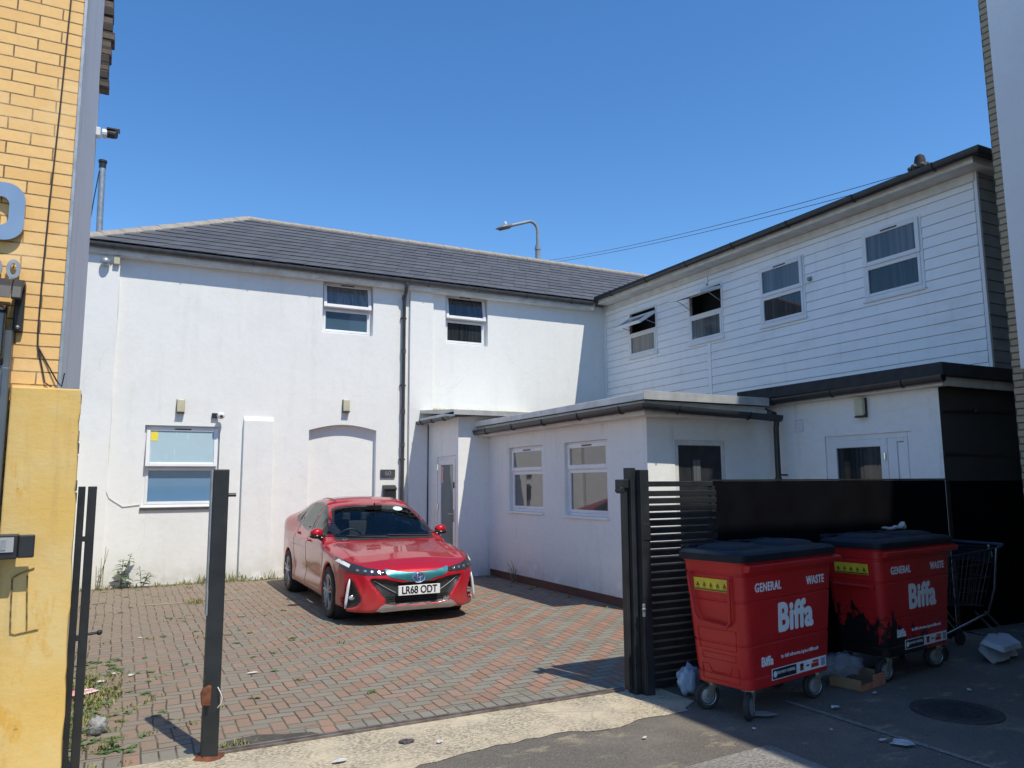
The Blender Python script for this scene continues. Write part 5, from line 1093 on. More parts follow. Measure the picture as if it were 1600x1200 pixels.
# ---------------------------------------------------------------- the red car
# local frame: x forward, y to the car's left, z up, origin midway between the axles on the ground
CAR = thing('red_car', 'red five door hatchback car parked in the yard facing the gate', 'car', (3.252, 11.043, 0), R(-90.572))
WR, WX = .315, 1.35
PROF = [(-1.95, .20), (1.6, .20), (1.75, .165), (1.95, .155), (2.20, .155), (2.255, .19), (2.272, .25), (2.285, .33), (2.295, .42), (2.29, .50), (2.262, .58), (2.215, .635), (2.14, .69), (2.02, .745), (1.8, .80), (1.55, .838), (1.3, .872), (1.12, .896), (1.02, .914),
        (.90, .978), (.70, 1.098), (.48, 1.217), (.28, 1.312), (.12, 1.375), (-.05, 1.425), (-.25, 1.458), (-.5, 1.468), (-.8, 1.452), (-1.2, 1.398), (-1.6, 1.312), (-1.95, 1.215), (-2.20, 1.135), (-2.225, 1.08), (-2.24, .95), (-2.29, .8), (-2.335, .62), (-2.34, .48), (-2.29, .30), (-2.18, .22)]
PLAN = [(2.30, 0), (2.296, .18), (2.28, .34), (2.245, .50), (2.19, .63), (2.10, .735), (1.97, .81), (1.8, .855), (1.55, .878), (-1.4, .880), (-1.8, .862), (-2.05, .82), (-2.2, .75), (-2.29, .62), (-2.33, .4), (-2.34, 0)]
PLAN = PLAN + [(x, -y) for x, y in PLAN[-2:0:-1]]
def poly_sdf(poly, X, Y):
    P = np.array(poly); Q = np.roll(P, -1, 0); d = np.full(X.shape, 1e9); ins = np.zeros(X.shape, bool)
    for (ax, ay), (bx_, by_) in zip(P, Q):
        ex, ey = bx_ - ax, by_ - ay; wx, wy = X - ax, Y - ay; k = np.clip((wx * ex + wy * ey) / (ex * ex + ey * ey + 1e-12), 0, 1)
        d = np.minimum(d, (wx - ex * k) ** 2 + (wy - ey * k) ** 2)
        c = ((ay > Y) != (by_ > Y)) & (X < (bx_ - ax) * (Y - ay) / (by_ - ay + 1e-12) + ax); ins ^= c
    return np.where(ins, -1, 1) * np.sqrt(d)
class Grid2:
    def __init__(s, poly, x0, x1, y0, y1, h):
        s.x0, s.y0, s.h = x0, y0, h; xs = np.arange(x0, x1, h); ys = np.arange(y0, y1, h); s.g = poly_sdf(poly, *np.meshgrid(xs, ys, indexing='ij'))
    def __call__(s, x, y):
        u = np.clip((x - s.x0) / s.h, 0, s.g.shape[0] - 1.001); v = np.clip((y - s.y0) / s.h, 0, s.g.shape[1] - 1.001)
        i = u.astype(int); j = v.astype(int); a = u - i; b = v - j; g = s.g
        return g[i, j] * (1 - a) * (1 - b) + g[i + 1, j] * a * (1 - b) + g[i, j + 1] * (1 - a) * b + g[i + 1, j + 1] * a * b
g_prof = Grid2(PROF, -2.7, 2.7, -.1, 1.8, .0125); g_plan = Grid2(PLAN, -2.7, 2.7, -1.1, 1.1, .0125)
GRILLE = [(0, .485), (.20, .492), (.40, .535), (.585, .545), (.50, .42), (.405, .30), (.415, .262), (.25, .228), (0, .222)]; GRILLE = GRILLE + [(-a, b) for a, b in GRILLE[-2:0:-1]]
FOG = [(.765, .54), (.735, .50), (.71, .44), (.685, .38), (.665, .33), (.665, .28), (.70, .225), (.76, .20), (.82, .20), (.825, .30), (.805, .42), (.785, .53)]
g_gr = Grid2(GRILLE, -1.1, 1.1, 0, .9, .0125); g_fog = Grid2(FOG, -.1, 1.1, 0, .9, .0125)
WZ = [0, .15, .20, .28, .42, .60, .72, .785, .80, .88, .93, .98, 1.10, 1.25, 1.36, 1.42, 1.50]; WW = [.80, .82, .85, .868, .858, .868, .874, .886, .882, .850, .812, .775, .725, .655, .595, .55, .45]
def sstep(a, b, x): t = np.clip((x - a) / (b - a), 0, 1); return t * t * (3 - 2 * t)
def smax(a, b, k): h = np.maximum(k - np.abs(a - b), 0) / k; return np.maximum(a, b) + h * h * k * .25
def car_field(x, y, z):
    ya = np.abs(y); hi = sstep(.45, .75, z)
    xs = x + np.where(x > 0, .13, -.10) * ya * ya * sstep(.88, .98, z)
    f1 = g_prof(xs, z + (.085 + .04 * sstep(1.2, 1.4, z)) * hi * ya * ya - .035 * np.exp(-((ya - .70) / .10) ** 2) * np.exp(-((x - 1.45) / .45) ** 2))
    f2 = g_plan(x, ya)
    w = np.interp(z, WZ, WW)
    r = np.sqrt((np.abs(x) - WX) ** 2 + (z - WR) ** 2)
    w = w + .016 * np.exp(-((r - .37) / .07) ** 2) - .022 * np.exp(-((z - .47) / .11) ** 2) * (1 - sstep(.75, 1.0, np.abs(x))) - .10 * sstep(-.7, -2.2, x) * sstep(1.12, 1.3, z) + .075 * sstep(-.9, -2.0, x) * sstep(.86, .98, z) * sstep(1.25, 1.08, z)
    f3 = (ya - w) * .94
    kk = .03 + .06 * sstep(.25, .5, z); h_ = np.maximum(kk - np.abs(f1 - f2), 0) / kk; f = smax(np.maximum(f1, f2) + h_ * h_ * kk * .25, f3, .045)
    fr = sstep(1.5, 1.7, x)
    f = f + .045 * fr * sstep(.0, .018, -g_gr(y, z)) + .040 * fr * sstep(.0, .016, -g_fog(ya, z))
    f = f - .012 * fr * np.exp(-((g_fog(ya, z)) / .03) ** 2) * sstep(.62, .58, z)
    arch = np.maximum(r - .352, .58 - ya)
    return smax(f, -arch, .012)
def surface_nets(o, h, shape):
    nx, ny, nz = shape; X, Y, Z = np.meshgrid(*[o[i] + h * np.arange(shape[i]) for i in range(3)], indexing='ij')
    F = car_field(X, Y, Z); I = F < 0
    ca = [(i, j, k) for i in (0, 1) for j in (0, 1) for k in (0, 1)]
    sl_ = lambda A_, c: A_[c[0]:nx - 1 + c[0], c[1]:ny - 1 + c[1], c[2]:nz - 1 + c[2]]
    n = sum(sl_(I, c).astype(int) for c in ca); act = (n > 0) & (n < 8)
    idx = -np.ones(act.shape, int); idx[act] = np.arange(act.sum())
    P = np.zeros((act.sum(), 3)); cnt = np.zeros(act.sum())
    for a in range(8):
        for b in range(a + 1, 8):
            if sum(abs(p - q) for p, q in zip(ca[a], ca[b])) != 1: continue
            fa, fb = sl_(F, ca[a])[act], sl_(F, ca[b])[act]; m = (fa < 0) != (fb < 0); t = np.where(m, fa / (fa - fb + 1e-20), 0)
            P += np.where(m[:, None], np.array(ca[a]) + (np.array(ca[b]) - np.array(ca[a])) * t[:, None], 0); cnt += m
    P /= cnt[:, None]; base = np.argwhere(act); V = np.array(o) + h * (base + P)
    quads = []
    for ax in range(3):
        s0 = [slice(1, -1)] * 3; s0[ax] = slice(0, -1); s1 = list(s0); s1[ax] = slice(1, None)
        A_, B_ = I[tuple(s0)], I[tuple(s1)]; u, v = [(1, 2), (2, 0), (0, 1)][ax]
        for flip in (False, True):
            e = np.argwhere((A_ & ~B_) if not flip else (~A_ & B_)) 
            if not len(e): continue
            e = e + np.array([0 if i == ax else 1 for i in range(3)])
            def cell(du, dv): c = e.copy(); c[:, u] += du; c[:, v] += dv; return idx[c[:, 0], c[:, 1], c[:, 2]]
            q = np.stack([cell(-1, -1), cell(0, -1), cell(0, 0), cell(-1, 0)], 1); quads.append(q if not flip else q[:, ::-1])
    for _ in range(4):
        e = 1e-3; f = car_field(*V.T); g = np.stack([(car_field(*(V + d).T) - f) / e for d in np.eye(3) * e], 1)
        step = f[:, None] * g / np.maximum((g * g).sum(1), .3)[:, None]; V = V - np.clip(step, -.02, .02) * .8
    return V, np.concatenate(quads)
CV, CQ = surface_nets((-2.45, -.984, .08), .024, (201, 83, 63))
BVH = BVHTree.FromPolygons([tuple(v) for v in CV], [tuple(int(i) for i in q) for q in CQ])
def hit(a, b, d):
    """project a 2D outline point on the bodywork: 'f' front (y, z), 's' left side (x, z), 'r' right side, 't' from above (x, y)"""
    o, dr = {'f': ((3, a, b), (-1, 0, 0)), 's': ((a, 2, b), (0, -1, 0)), 'r': ((a, -2, b), (0, 1, 0)), 't': ((a, b, 3), (0, 0, -1)), 'b': ((-3, a, b), (1, 0, 0)),
              'q': ((3, a + .9, b), Vector((-1, -.5, 0)).normalized()), 'Q': ((3, a - .9, b), Vector((-1, .5, 0)).normalized())}[d]
    p, n, _, _ = BVH.ray_cast(Vector(o), Vector(dr))
    if p is None: return None, None
    if n.dot(Vector(dr)) > 0: n = -n
    return p, n
def in_poly(p, poly):
    x, y = p; c = False
    for (ax, ay), (bx_, by_) in zip(poly, poly[1:] + poly[:1]):
        if (ay > y) != (by_ > y) and x < (bx_ - ax) * (y - ay) / (by_ - ay) + ax: c = not c
    return c
def dense(poly, step):
    out = []
    for a, b in zip(poly, poly[1:] + poly[:1]):
        n = max(1, int(math.hypot(b[0] - a[0], b[1] - a[1]) / step)); out += [(a[0] + (b[0] - a[0]) * k / n, a[1] + (b[1] - a[1]) * k / n) for k in range(n)]
    return out
def smooth_poly(pts, n=6):
    out = []; m = len(pts)
    for i in range(m):
        p0, p1, p2, p3 = (Vector((*pts[(i + k) % m], 0)) for k in (-1, 0, 1, 2))
        for k in range(n):
            t = k / n; q = .5 * ((2 * p1) + (p2 - p0) * t + (2 * p0 - 5 * p1 + 4 * p2 - p3) * t * t + (3 * p1 - p0 - 3 * p2 + p3) * t ** 3); out.append((q.x, q.y))
    return out
def inset(poly, d):
    n = len(poly); area = sum(a[0] * b[1] - b[0] * a[1] for a, b in zip(poly, poly[1:] + poly[:1])); s = 1 if area > 0 else -1; out = []
    for i in range(n):
        a, b, c = poly[i - 1], poly[i], poly[(i + 1) % n]
        e1 = Vector((b[0] - a[0], b[1] - a[1])).normalized(); e2 = Vector((c[0] - b[0], c[1] - b[1])).normalized()
        n1 = Vector((-e1.y, e1.x)) * s; n2 = Vector((-e2.y, e2.x)) * s; m = n1 + n2; k = d / max(.5, 1 + n1.dot(n2)) if m.length > 1e-6 else 0
        out.append((b[0] + m.x * k, b[1] + m.y * k))
    return out
def patch(mb, poly, d, off=.003, step=.05, hole=None):
    po = dense(poly, step); pts = [Vector(p) for p in po]; edges = [(i, (i + 1) % len(po)) for i in range(len(po))]
    if hole:
        ho = dense(hole, step); k = len(pts); pts += [Vector(p) for p in ho]; edges += [(k + i, k + (i + 1) % len(ho)) for i in range(len(ho))]
    x0, x1 = min(p[0] for p in po), max(p[0] for p in po); y0, y1 = min(p[1] for p in po), max(p[1] for p in po)
    ins = inset(poly, step * .35)
    for i in range(int((x1 - x0) / step) + 1):
        for j in range(int((y1 - y0) / step) + 1):
            q = (x0 + i * step + (.5 * step if j % 2 else 0), y0 + j * step)
            if in_poly(q, ins) and not (hole and in_poly(q, hole)): pts.append(Vector(q))
    vs, _, fs, *_ = delaunay_2d_cdt(pts, edges, [], 0, 1e-5)
    out = []; 
    for v in vs:
        p, n = hit(v.x, v.y, d); out.append(p + n * off if p is not None else None)
    use = []; T_ = []
    for f in fs:
        c = sum((vs[i] for i in f), Vector((0, 0))) / len(f)
        if not in_poly(c, poly) or (hole and in_poly(c, hole)) or any(out[i] is None for i in f): continue
        use.append(f)
    ids = sorted({i for f in use for i in f}); rem = {i: k for k, i in enumerate(ids)}
    mb.add([out[i] for i in ids], [tuple(rem[i] for i in f) for f in use])
def surf_line(mb, pts, d, r=.004, off=.0, step=.03, n=5):
    o = []
    for a, b in zip(pts, pts[1:]):
        m = max(1, int(math.hypot(b[0] - a[0], b[1] - a[1]) / step)); o += [(a[0] + (b[0] - a[0]) * k / m, a[1] + (b[1] - a[1]) * k / m) for k in range(m)]
    o.append(pts[-1]); q = []
    for a, b in o:
        p, nn = hit(a, b, d)
        if p is not None: q.append(p + nn * off)
    if len(q) > 1: mb.tube(q, r, n)
def mirror(poly): return [(-a, b) for a, b in poly]
# --- paints
def mk_car_red():
    m, t, b = nodes('red_car_paint'); tc = t.nodes.new('ShaderNodeTexCoord').outputs['Object']
    s = t.nodes.new('ShaderNodeSeparateXYZ'); t.links.new(tc, s.inputs[0])
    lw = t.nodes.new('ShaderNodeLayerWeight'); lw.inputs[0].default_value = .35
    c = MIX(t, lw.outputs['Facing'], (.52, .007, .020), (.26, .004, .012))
    dust = MA(t, 'MULTIPLY', MA(t, 'SUBTRACT', 1.0, RAMP(t, MA(t, 'ADD', s.outputs[2], MA(t, 'MULTIPLY', NOISE(t, tc, 4, 5, .6), .5)), .30, .80)), .26)
    dust = MA(t, 'ADD', dust, MA(t, 'MULTIPLY', RAMP(t, NOISE(t, tc, 3, 6, .65), .45, .8), .03))
    c = MIX(t, dust, c, (.36, .20, .18))
    t.links.new(c, b.inputs['Base Color']); b.inputs['Metallic'].default_value = .2; b.inputs['Roughness'].default_value = .32
    b.inputs['Coat Weight'].default_value = .85; b.inputs['Coat IOR'].default_value = 1.4; b.inputs['Specular IOR Level'].default_value = .3; t.links.new(MA(t, 'MULTIPLY_ADD', dust, .5, .03), b.inputs['Coat Roughness'])
    return m
car_red = mk_car_red()
car_liner = M('dark_car_lining', (.025, .026, .028), (.035, .036, .038), 8, .8)
car_black = M('glossy_black_trim', (.012, .012, .013), (.018, .018, .019), 9, .18)
car_plastic = M('matt_black_trim', (.022, .023, .025), (.032, .033, .035), 14, .5)
def mk_car_glass(name, tint, al):
    m, t, b = nodes(name); out = t.nodes['Material Output']
    tr = t.nodes.new('ShaderNodeBsdfTransparent'); tr.inputs[0].default_value = (*tint, 1); gl = t.nodes.new('ShaderNodeBsdfGlossy'); gl.inputs['Roughness'].default_value = .012; gl.inputs[0].default_value = (.92, 1, .98, 1)
    fr = t.nodes.new('ShaderNodeFresnel'); fr.inputs[0].default_value = 1.36; mx = t.nodes.new('ShaderNodeMixShader')
    t.links.new(fr.outputs[0], mx.inputs[0]); t.links.new(tr.outputs[0], mx.inputs[1]); t.links.new(gl.outputs[0], mx.inputs[2]); t.links.new(mx.outputs[0], out.inputs[0]); return m
wind_glass = mk_car_glass('windscreen_glass', (.70, .80, .79), .5); side_glass = mk_car_glass('side_window_glass', (.30, .34, .35), .5)
silver = M('silver_paint', (.55, .56, .57), (.46, .47, .48), 9, .32, metal=.6, coat=.5)
teal = M('teal_chrome_trim', (.10, .42, .44), (.06, .33, .36), 4, .22, metal=.75, coat=.8)
lens_clear = glass_mat('headlamp_lens', (.035, .037, .042), 1.6); lamp_bright = M('lamp_reflector', (.72, .74, .77), (.6, .62, .66), 20, .15, metal=.9)
# --- window outlines
WS = [(0, .932), (.35, .929), (.60, .920), (.685, .926), (.672, 1.0), (.635, 1.13), (.585, 1.265), (.56, 1.305), (.40, 1.333), (.2, 1.345), (0, 1.348)]; WS = WS + [(-a, b) for a, b in WS[-2:0:-1]]
SW_F = [(.80, .98), (.74, 1.022), (.50, 1.148), (.27, 1.252), (.09, 1.325), (-.06, 1.362), (-.05, .992), (.3, .975), (.65, .968)]
SW_R = [(-.12, .995), (-.13, 1.37), (-.35, 1.385), (-.6, 1.38), (-.85, 1.355), (-.98, 1.33), (-1.0, 1.06), (-.6, 1.015)]
SW_Q = [(-1.06, 1.072), (-1.05, 1.315), (-1.22, 1.265), (-1.40, 1.19), (-1.44, 1.145), (-1.3, 1.105)]
RW = [(-.78, .0), (-.80, .30), (-.85, .46), (-1.5, .50), (-1.78, .46), (-1.80, .25), (-1.82, 0)]; RW = RW + [(a, -b) for a, b in RW[-2:0:-1]]
# --- body shell with the glazed areas cut out
cut = []
cen = CV[CQ].mean(1); nrm = np.cross(CV[CQ[:, 1]] - CV[CQ[:, 0]], CV[CQ[:, 3]] - CV[CQ[:, 0]])
ws_i = inset(WS, .022); side_i = [inset(q, .018) for q in (SW_F, SW_R, SW_Q)]; rw_i = inset(RW, .03)
keep = []
for c, q in zip(cen, CQ):
    x, y, z = c; k = True
    if z > .915 and x > 0 and in_poly((y, z), ws_i) and abs(y) < .68 and x > .05: k = False
    elif z > .95 and abs(y) > .52 and any(in_poly((x, z), s) for s in side_i): k = False
    elif z > 1.1 and x < -.75 and in_poly((x, y), rw_i): k = False
    elif z < .215 and abs(x) < 2.0: k = False
    if k: keep.append(tuple(int(i) for i in q))
mb = MB(); mb.v = [Vector(v) for v in CV]; mb.f = keep
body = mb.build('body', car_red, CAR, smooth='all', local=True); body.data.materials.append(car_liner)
bm = bmesh.new(); bm.from_mesh(body.data); bmesh.ops.delete(bm, geom=[v for v in bm.verts if not v.link_faces], context='VERTS'); bmesh.ops.recalc_face_normals(bm, faces=bm.faces)
c0 = max(bm.faces, key=lambda f: f.calc_center_median().z)
if c0.normal.z < 0: bmesh.ops.reverse_faces(bm, faces=bm.faces)
bm.to_mesh(body.data); bm.free()
sd_ = body.modifiers.new('thickness', 'SOLIDIFY'); sd_.thickness = .018; sd_.offset = -1; sd_.material_offset = 1; sd_.material_offset_rim = 1
def glaze(name, poly, d, glass, frit=.03, parent=CAR, lab=None):
    mb = MB(); patch(mb, inset(poly, frit * .8), d, .002, .07); g = mb.build(name, glass, parent, smooth='all', local=True)
    mb = MB(); patch(mb, poly, d, .0035, .035, inset(poly, frit)); mb.build('window_seal', car_black, g, smooth='all', local=True)
    if lab: g['label'] = lab
    return g
ws = glaze('windscreen', smooth_poly(WS, 3), 'f', wind_glass, .026)
for d in 'sr':
    glaze('side_window', SW_F, d, side_glass, .022); glaze('side_window', SW_R, d, side_glass, .022); glaze('side_window', SW_Q, d, side_glass, .02)
glaze('rear_window', RW, 't', side_glass, .035)
# sun strip and tax disc style sticker
mb = MB(); patch(mb, [(.37 + .075 * math.cos(a * math.pi / 8), 1.285 + .028 * math.sin(a * math.pi / 8)) for a in range(16)], 'f', .006, .03); mb.build('windscreen_sticker', M('pale_green_sticker', (.55, .72, .68), (.65, .78, .74), 20, .5), ws, local=True)
# --- lamps and front trim
HL = [(.90, .775), (.865, .79), (.80, .745), (.70, .695), (.52, .648), (.395, .628), (.382, .582), (.50, .580), (.66, .592), (.79, .625), (.862, .685)]
for s in (1, -1):
    pl = HL if s > 0 else mirror(HL)
    mb = MB(); patch(mb, pl, 'f', .004, .03); h = mb.build('headlight', lens_clear, CAR, smooth='all', local=True)
    mb = MB(); pl2 = [(s * a, b) for a, b in [(.89, .768), (.862, .772), (.79, .722), (.755, .698), (.775, .665), (.83, .70), (.875, .745)]]; patch(mb, pl2, 'f', .007, .03); mb.build('light_strip', M('lamp_white', (.75, .77, .74), (.65, .68, .68), 9, .2), h, smooth='all', local=True)
    mb = MB()
    for k in range(4):
        a, b = .70 - .078 * k, .640 - .009 * k; patch(mb, [(s * (a + .017 * math.cos(q * math.pi / 6)), b + .012 * math.sin(q * math.pi / 6)) for q in range(12)], 'f', .008, .03)
    mb.build('lamp_reflector', lamp_bright, h, smooth='all', local=True)
    mb = MB(); patch(mb, [(s * a, b) for a, b in [(.765, .53), (.74, .50), (.715, .44), (.69, .38), (.672, .33), (.672, .285), (.705, .235), (.76, .21), (.805, .21), (.81, .30), (.79, .42), (.775, .52)]], 'f', .003, .03); fg = mb.build('fog_lamp_recess', car_plastic, CAR, smooth='all', local=True)
    p, n = hit(s * .735, .325, 'f'); mb = MB(); T = Matrix.Translation(p + Vector((.028, 0, 0))); vs, fs = ico((0, 0, 0), 1, 3, None, (.014, .052, .032)); mb.T = T; mb.add(vs, fs); mb.build('fog_lamp', lamp_bright, fg, smooth='all', local=True)
    mb = MB()
    q = [Vector((2.045, s * .772, .54)), Vector((2.045, s * .788, .46)), Vector((2.04, s * .802, .36)), Vector((2.035, s * .812, .28)), Vector((2.03, s * .818, .205))]
    mb.tube(q, [.010, .017, .019, .018, .012], 8); mb.build('running_light', M('running_light_white', (.72, .75, .78), (.6, .63, .66), 9, .2), CAR, smooth='all', local=True)
mb = MB(); patch(mb, smooth_poly(inset(GRILLE, .006), 2), 'f', .003, .04); gr = mb.build('grille', car_plastic, CAR, smooth='all', local=True)
mb = MB(); patch(mb, [(.30, .50), (.19, .488), (-.19, .488), (-.30, .50), (-.22, .455), (.22, .455)], 'f', .005, .04); patch(mb, [(.40, .332), (-.40, .332), (-.375, .262), (-.2, .235), (.2, .235), (.375, .262)], 'f', .005, .04); mb.build('grille_opening', M('black_void', (.004, .004, .004), (.006, .006, .006), 9, .9), gr, local=True)
mb = MB()
for z in (.262, .288, .312): surf_line(mb, [(-.39, z), (.39, z)], 'f', .003, .008, .06)
mb.build('grille_bar', car_plastic, gr, local=True)
mb = MB(); surf_line(mb, [(-.53, .528), (-.42, .455), (-.30, .388), (-.24, .36), (.24, .36), (.30, .388), (.42, .455), (.53, .528)], 'f', .0045, .012); mb.build('chrome_line', silver, gr, smooth=True, local=True)
TE_ = [(0, .598), (.15, .602), (.30, .622), (.392, .645), (.382, .600), (.345, .556), (.22, .525), (.10, .500), (0, .492)]; TE_ = TE_ + [(-a, b) for a, b in TE_[-2:0:-1]]
mb = MB(); patch(mb, smooth_poly(TE_, 3), 'f', .006, .03); te = mb.build('trim_panel', teal, CAR, smooth='all', local=True)
# maker's badge: three interlocking ovals on a blue disc
p, n = hit(0, .541, 'f'); bx0 = p.x + .012
def oval(mb, cy, cz, ry, rz, r, x): mb.tube([(x, cy + ry * math.cos(a), cz + rz * math.sin(a)) for a in [2 * math.pi * k / 32 for k in range(32)]], r, 6, closed=True)
mb = MB(); mb.add([(bx0, .076 * math.cos(2 * math.pi * k / 32), .541 + .058 * math.sin(2 * math.pi * k / 32)) for k in range(32)] + [(bx0 - .03, .08 * math.cos(2 * math.pi * k / 32), .541 + .062 * math.sin(2 * math.pi * k / 32)) for k in range(32)], [tuple(range(32))] + [(k, (k + 1) % 32, 32 + (k + 1) % 32, 32 + k) for k in range(32)]); mb.build('badge', M('blue_badge', (.05, .12, .30), (.04, .09, .22), 9, .15, coat=1), te, local=True)
mb = MB(); oval(mb, 0, .541, .076, .057, .0055, bx0 + .003); oval(mb, 0, .563, .050, .024, .0042, bx0 + .004); oval(mb, 0, .541, .021, .050, .0042, bx0 + .005); mb.build('badge_ovals', chrome, te, smooth=True, local=True)
# number plate
mb = MB(); px_ = 2.305; mb.box(px_ - .03, -.26, .344, px_, .26, .455); pl = mb.build('number_plate', M('plate_white', (.78, .79, .78), (.74, .75, .74), 9, .35), CAR, bevel=.004, local=True)
mb = MB(); text_into(mb, 'LR68 ODT', .122, Matrix.Translation((px_ + .001, 0, .3995)) @ Matrix.Rotation(R(90), 4, 'Z') @ Matrix.Rotation(R(90), 4, 'X'), .80, fat=.0030, extrude=.0008); mb.build('lettering', sign_black, pl, local=True)
# silver lip
LIP = [(0, .216), (.25, .222), (.41, .256), (.455, .232), (.51, .182), (.42, .162), (.2, .168), (0, .168)]; LIP = LIP + [(-a, b) for a, b in LIP[-2:0:-1]]
mb = MB(); patch(mb, LIP, 'f', .008, .03); lp = mb.build('bumper_lip', silver, CAR, smooth='all', local=True)
# shut lines
mb = MB(); dk = M('shut_line', (.006, .004, .004), (.01, .006, .006), 9, .7)
surf_line(mb, [(-.80, .735), (-.60, .668), (-.40, .632), (-.2, .612), (0, .607), (.2, .612), (.40, .632), (.60, .668), (.80, .735)], 'f', .0035, -.001)
for s in (1, -1): surf_line(mb, [(1.95, s * .70), (1.7, s * .715), (1.4, s * .72), (1.1, s * .715)], 't', .0035, -.001)
for d in 'sr':
    surf_line(mb, [(.98, .93), (1.0, .80), (.965, .60), (.90, .45), (.86, .28)], d, .004, -.001); surf_line(mb, [(-.09, .98), (-.06, .7), (-.09, .45), (-.12, .27)], d, .004, -.001)
    surf_line(mb, [(-1.03, 1.05), (-.98, .85), (-.93, .62), (-.86, .45), (-.84, .28)], d, .004, -.001)
    surf_line(mb, [(.86, .265), (-.84, .265)], d, .004, -.001)
mb.build('shut_lines', dk, CAR, local=True)
for s in (1, -1):   # roof channels
    mb = MB(); surf_line(mb, [(-.02, s * .46), (-.5, s * .475), (-1.0, s * .46), (-1.5, s * .41)], 't', .008, .0); mb.build('roof_channel', car_plastic, CAR, smooth=True, local=True)
mb = MB(); p, n = hit(-1.25, 0, 't'); mb.prism([(p.x + .07, p.z - .01), (p.x - .05, p.z - .02), (p.x - .06, p.z + .055), (p.x - .03, p.z + .055)], 'y', -.018, .018); mb.build('aerial_fin', car_red, CAR, bevel=.006, local=True)
# handles, mirrors, wipers
for d, s in (('s', 1), ('r', -1)):
    for x, z in ((.06, .875), (-.86, .935)):
        p, n = hit(x, z, d); mb = MB(); mb.tube([p + Vector((.10, 0, 0)), p + Vector((.08, s * .03, 0)), p + Vector((-.08, s * .03, .004)), p + Vector((-.10, 0, .004))], .013, 8); mb.build('door_handle', car_red, CAR, smooth=True, local=True)
    p, n = hit(.68, .975, d); c = p + Vector((.02, s * .105, .03))
    mb = MB(); vs, fs = ico((0, 0, 0), 1, 3, None, (.068, .088, .062)); vs = [Vector((min(v.x, 10) if v.x > -.045 else -.045 + (v.x + .045) * .15, v.y, v.z * (1 - .15 * s * v.y / .088))) for v in vs]; mb.T = Matrix.Translation(c); mb.add(vs, fs); mi = mb.build('door_mirror', car_red, CAR, smooth='all', local=True)
    mb = MB(); mb.tube([p + Vector((.02, -.02 * s, -.02)), p + Vector((.07, .06 * s, -.045)), c + Vector((0, -.02 * s, -.05))], [.030, .028, .03], 8); vs, fs = ico(c + Vector((.005, 0, -.045)), 1, 2, None, (.075, .10, .035)); mb.add(vs, fs); mb.build('mirror_base', car_black, mi, smooth='all', local=True)
mb = MB()
for a, b in (((.62, .925), (.02, .952)), ((.02, .922), (-.52, .952))): surf_line(mb, [a, ((a[0] + b[0]) / 2, (a[1] + b[1]) / 2 - .004), b], 'f', .009, .014, .06)
mb.build('wiper', car_plastic, CAR, smooth=True, local=True)
mb = MB(); patch(mb, [(0, .935), (.66, .926), (.69, .914), (.60, .904), (0, .912), (-.60, .904), (-.69, .914), (-.66, .926)], 'f', .004, .05); mb.build('scuttle', car_plastic, CAR, smooth='all', local=True)
for d in 'sr':
    mb = MB(); surf_line(mb, [(.95, .965), (.6, .955), (.0, .978), (-.6, 1.005), (-1.05, 1.06), (-1.3, 1.095)], d, .008, .002); mb.build('waist_trim', car_black, CAR, smooth=True, local=True)
# --- wheels
def wheel(x, s):
    mb = MB(); o = s * .875; i = s * .665
    pr = [(.20, i), (.285, i), (.308, i + s * .02), (.315, i + s * .05), (.315, o - s * .05), (.308, o - s * .018), (.285, o), (.235, o), (.215, o - s * .012), (.205, o - s * .03)]
    mb.lathe([(r, h) for r, h in pr], (x, 0, WR), 'y', 48, False); ty = mb.build('wheel', tyre_rubber, CAR, smooth=True, local=True)
    mb = MB(); mb.lathe([(.216, o - s * .008), (.205, o - s * .005), (.195, o - s * .03), (.19, o - s * .12)], (x, 0, WR), 'y', 40, False)
    for k in range(5):
        for w_ in (-.20, .20):
            a = 2 * math.pi * k / 5 + math.pi / 2; a1 = a + w_ * .55; a2 = a + w_
            mb.tube([(x + r * math.cos(q), o - s * yy, WR + r * math.sin(q)) for r, q, yy in ((.03, a1, .018), (.10, a1 + (a2 - a1) * .4, .012), (.205, a2, .012))], [.020, .015, .017], 6)
    mb.lathe([(.05, o - s * .03), (.05, o - s * .006), (.035, o), (.0001, o)], (x, 0, WR), 'y', 24, False); mb.build('rim', M('alloy_rim', (.36, .37, .39), (.28, .29, .31), 12, .35, metal=.7) if False else alloy, ty, smooth=True, local=True)
    mb = MB(); mb.lathe([(.20, o - s * .05), (.0001, o - s * .05)], (x, 0, WR), 'y', 32, False); mb.build('brake_cover', car_plastic, ty, local=True)
alloy = M('alloy_rim', (.40, .41, .43), (.30, .31, .33), 12, .33, metal=.7)
for x in (WX, -WX):
    for s in (1, -1): wheel(x, s)
mb = MB()
for x in (WX, -WX):
    for s in (1, -1): mb = MB(); mb.lathe([(.36, s * .84), (.36, s * .60), (.001, s * .60)], (x, 0, WR), 'y', 32, False); mb.build('wheel_arch_liner', car_liner, CAR, local=True)
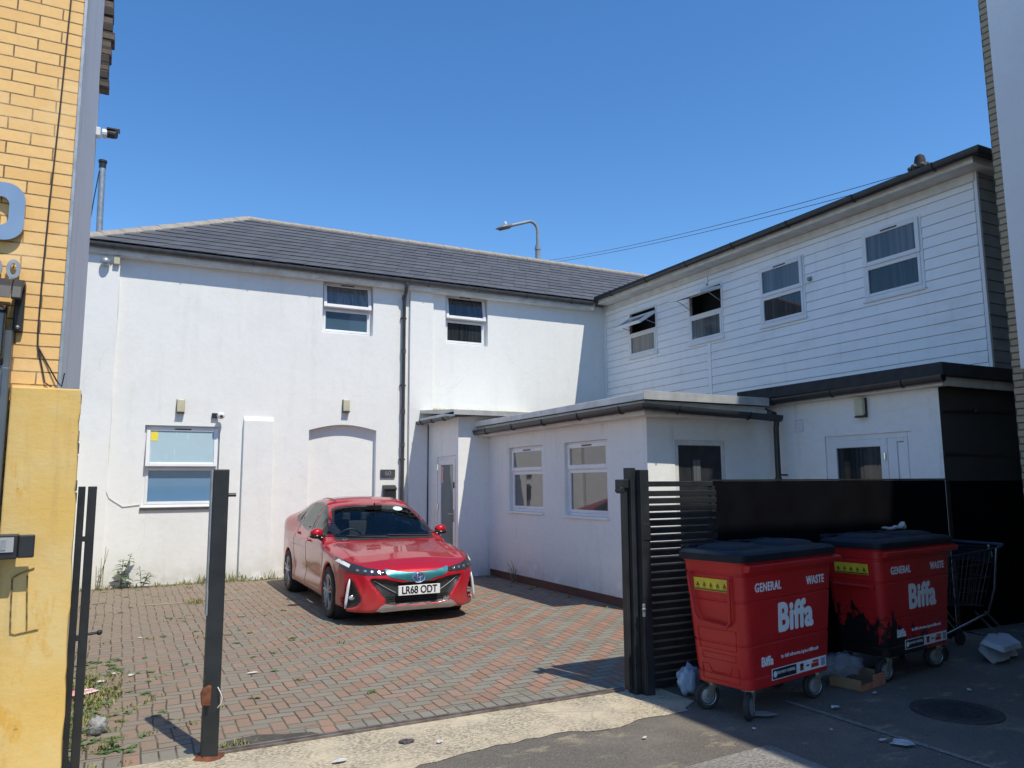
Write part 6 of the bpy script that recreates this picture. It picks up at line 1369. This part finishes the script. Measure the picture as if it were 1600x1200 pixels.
mb = MB(); mb.box(-2.0, -.62, .17, 2.05, .62, .215); mb.build('underbody', car_liner, CAR, local=True)
# --- cabin
mb = MB(); mb.prism([(1.0, .55), (.97, .86), (.80, .925), (.58, .90), (.52, .78), (.56, .55)], 'y', -.70, .70); mb.build('dashboard', M('dashboard_grey', (.09, .095, .10), (.11, .115, .12), 9, .7), CAR, bevel=.02, local=True)
mb = MB(); C0 = Vector((.42, -.37, .86)); ux = Vector((0, 1, 0)); uz = Vector((.42, 0, .90)).normalized()
mb.tube([C0 + ux * (.185 * math.cos(a)) + uz * (.185 * math.sin(a)) for a in [2 * math.pi * k / 32 for k in range(32)]], .015, 8, closed=True); mb.tube([C0 - ux * .17, C0, C0 + ux * .17], .016, 6); mb.tube([C0, C0 + Vector((.15, 0, -.07))], .04, 8); mb.build('steering_wheel', car_plastic, CAR, smooth=True, local=True)
seat = M('dark_seat_cloth', (.09, .092, .098), (.12, .122, .128), 20, .9)
for s in (1, -1):
    mb = MB(); mb.box(-.45, s * .37 - .25, .38, .15, s * .37 + .25, .56); mb.prism([(-.42, .5), (-.30, .5), (-.46, 1.12), (-.56, 1.12)], 'y', s * .37 - .23, s * .37 + .23); mb.prism([(-.47, 1.13), (-.41, 1.13), (-.44, 1.32), (-.52, 1.32)], 'y', s * .37 - .13, s * .37 + .13); mb.build('seat', seat, CAR, bevel=.03, local=True)
mb = MB(); mb.box(-1.3, -.66, .38, -.85, .66, .6); mb.prism([(-1.35, .5), (-1.2, .5), (-1.36, 1.05), (-1.5, 1.05)], 'y', -.66, .66)
for y in (-.42, 0, .42): mb.box(-1.48, y - .12, 1.05, -1.40, y + .12, 1.18)
mb.build('rear_seat', seat, CAR, bevel=.02, local=True)
mb = MB(); mb.box(.34, -.11, 1.29, .37, .11, 1.345); mb.tube([(.35, 0, 1.33), (.38, 0, 1.38)], .012, 6); mb.build('rear_view_mirror', car_black, CAR, bevel=.008, local=True)
mb = MB(); mb.box(-2.0, -.72, .22, 1.2, .72, .24); mb.build('cabin_floor', car_liner, CAR, local=True)
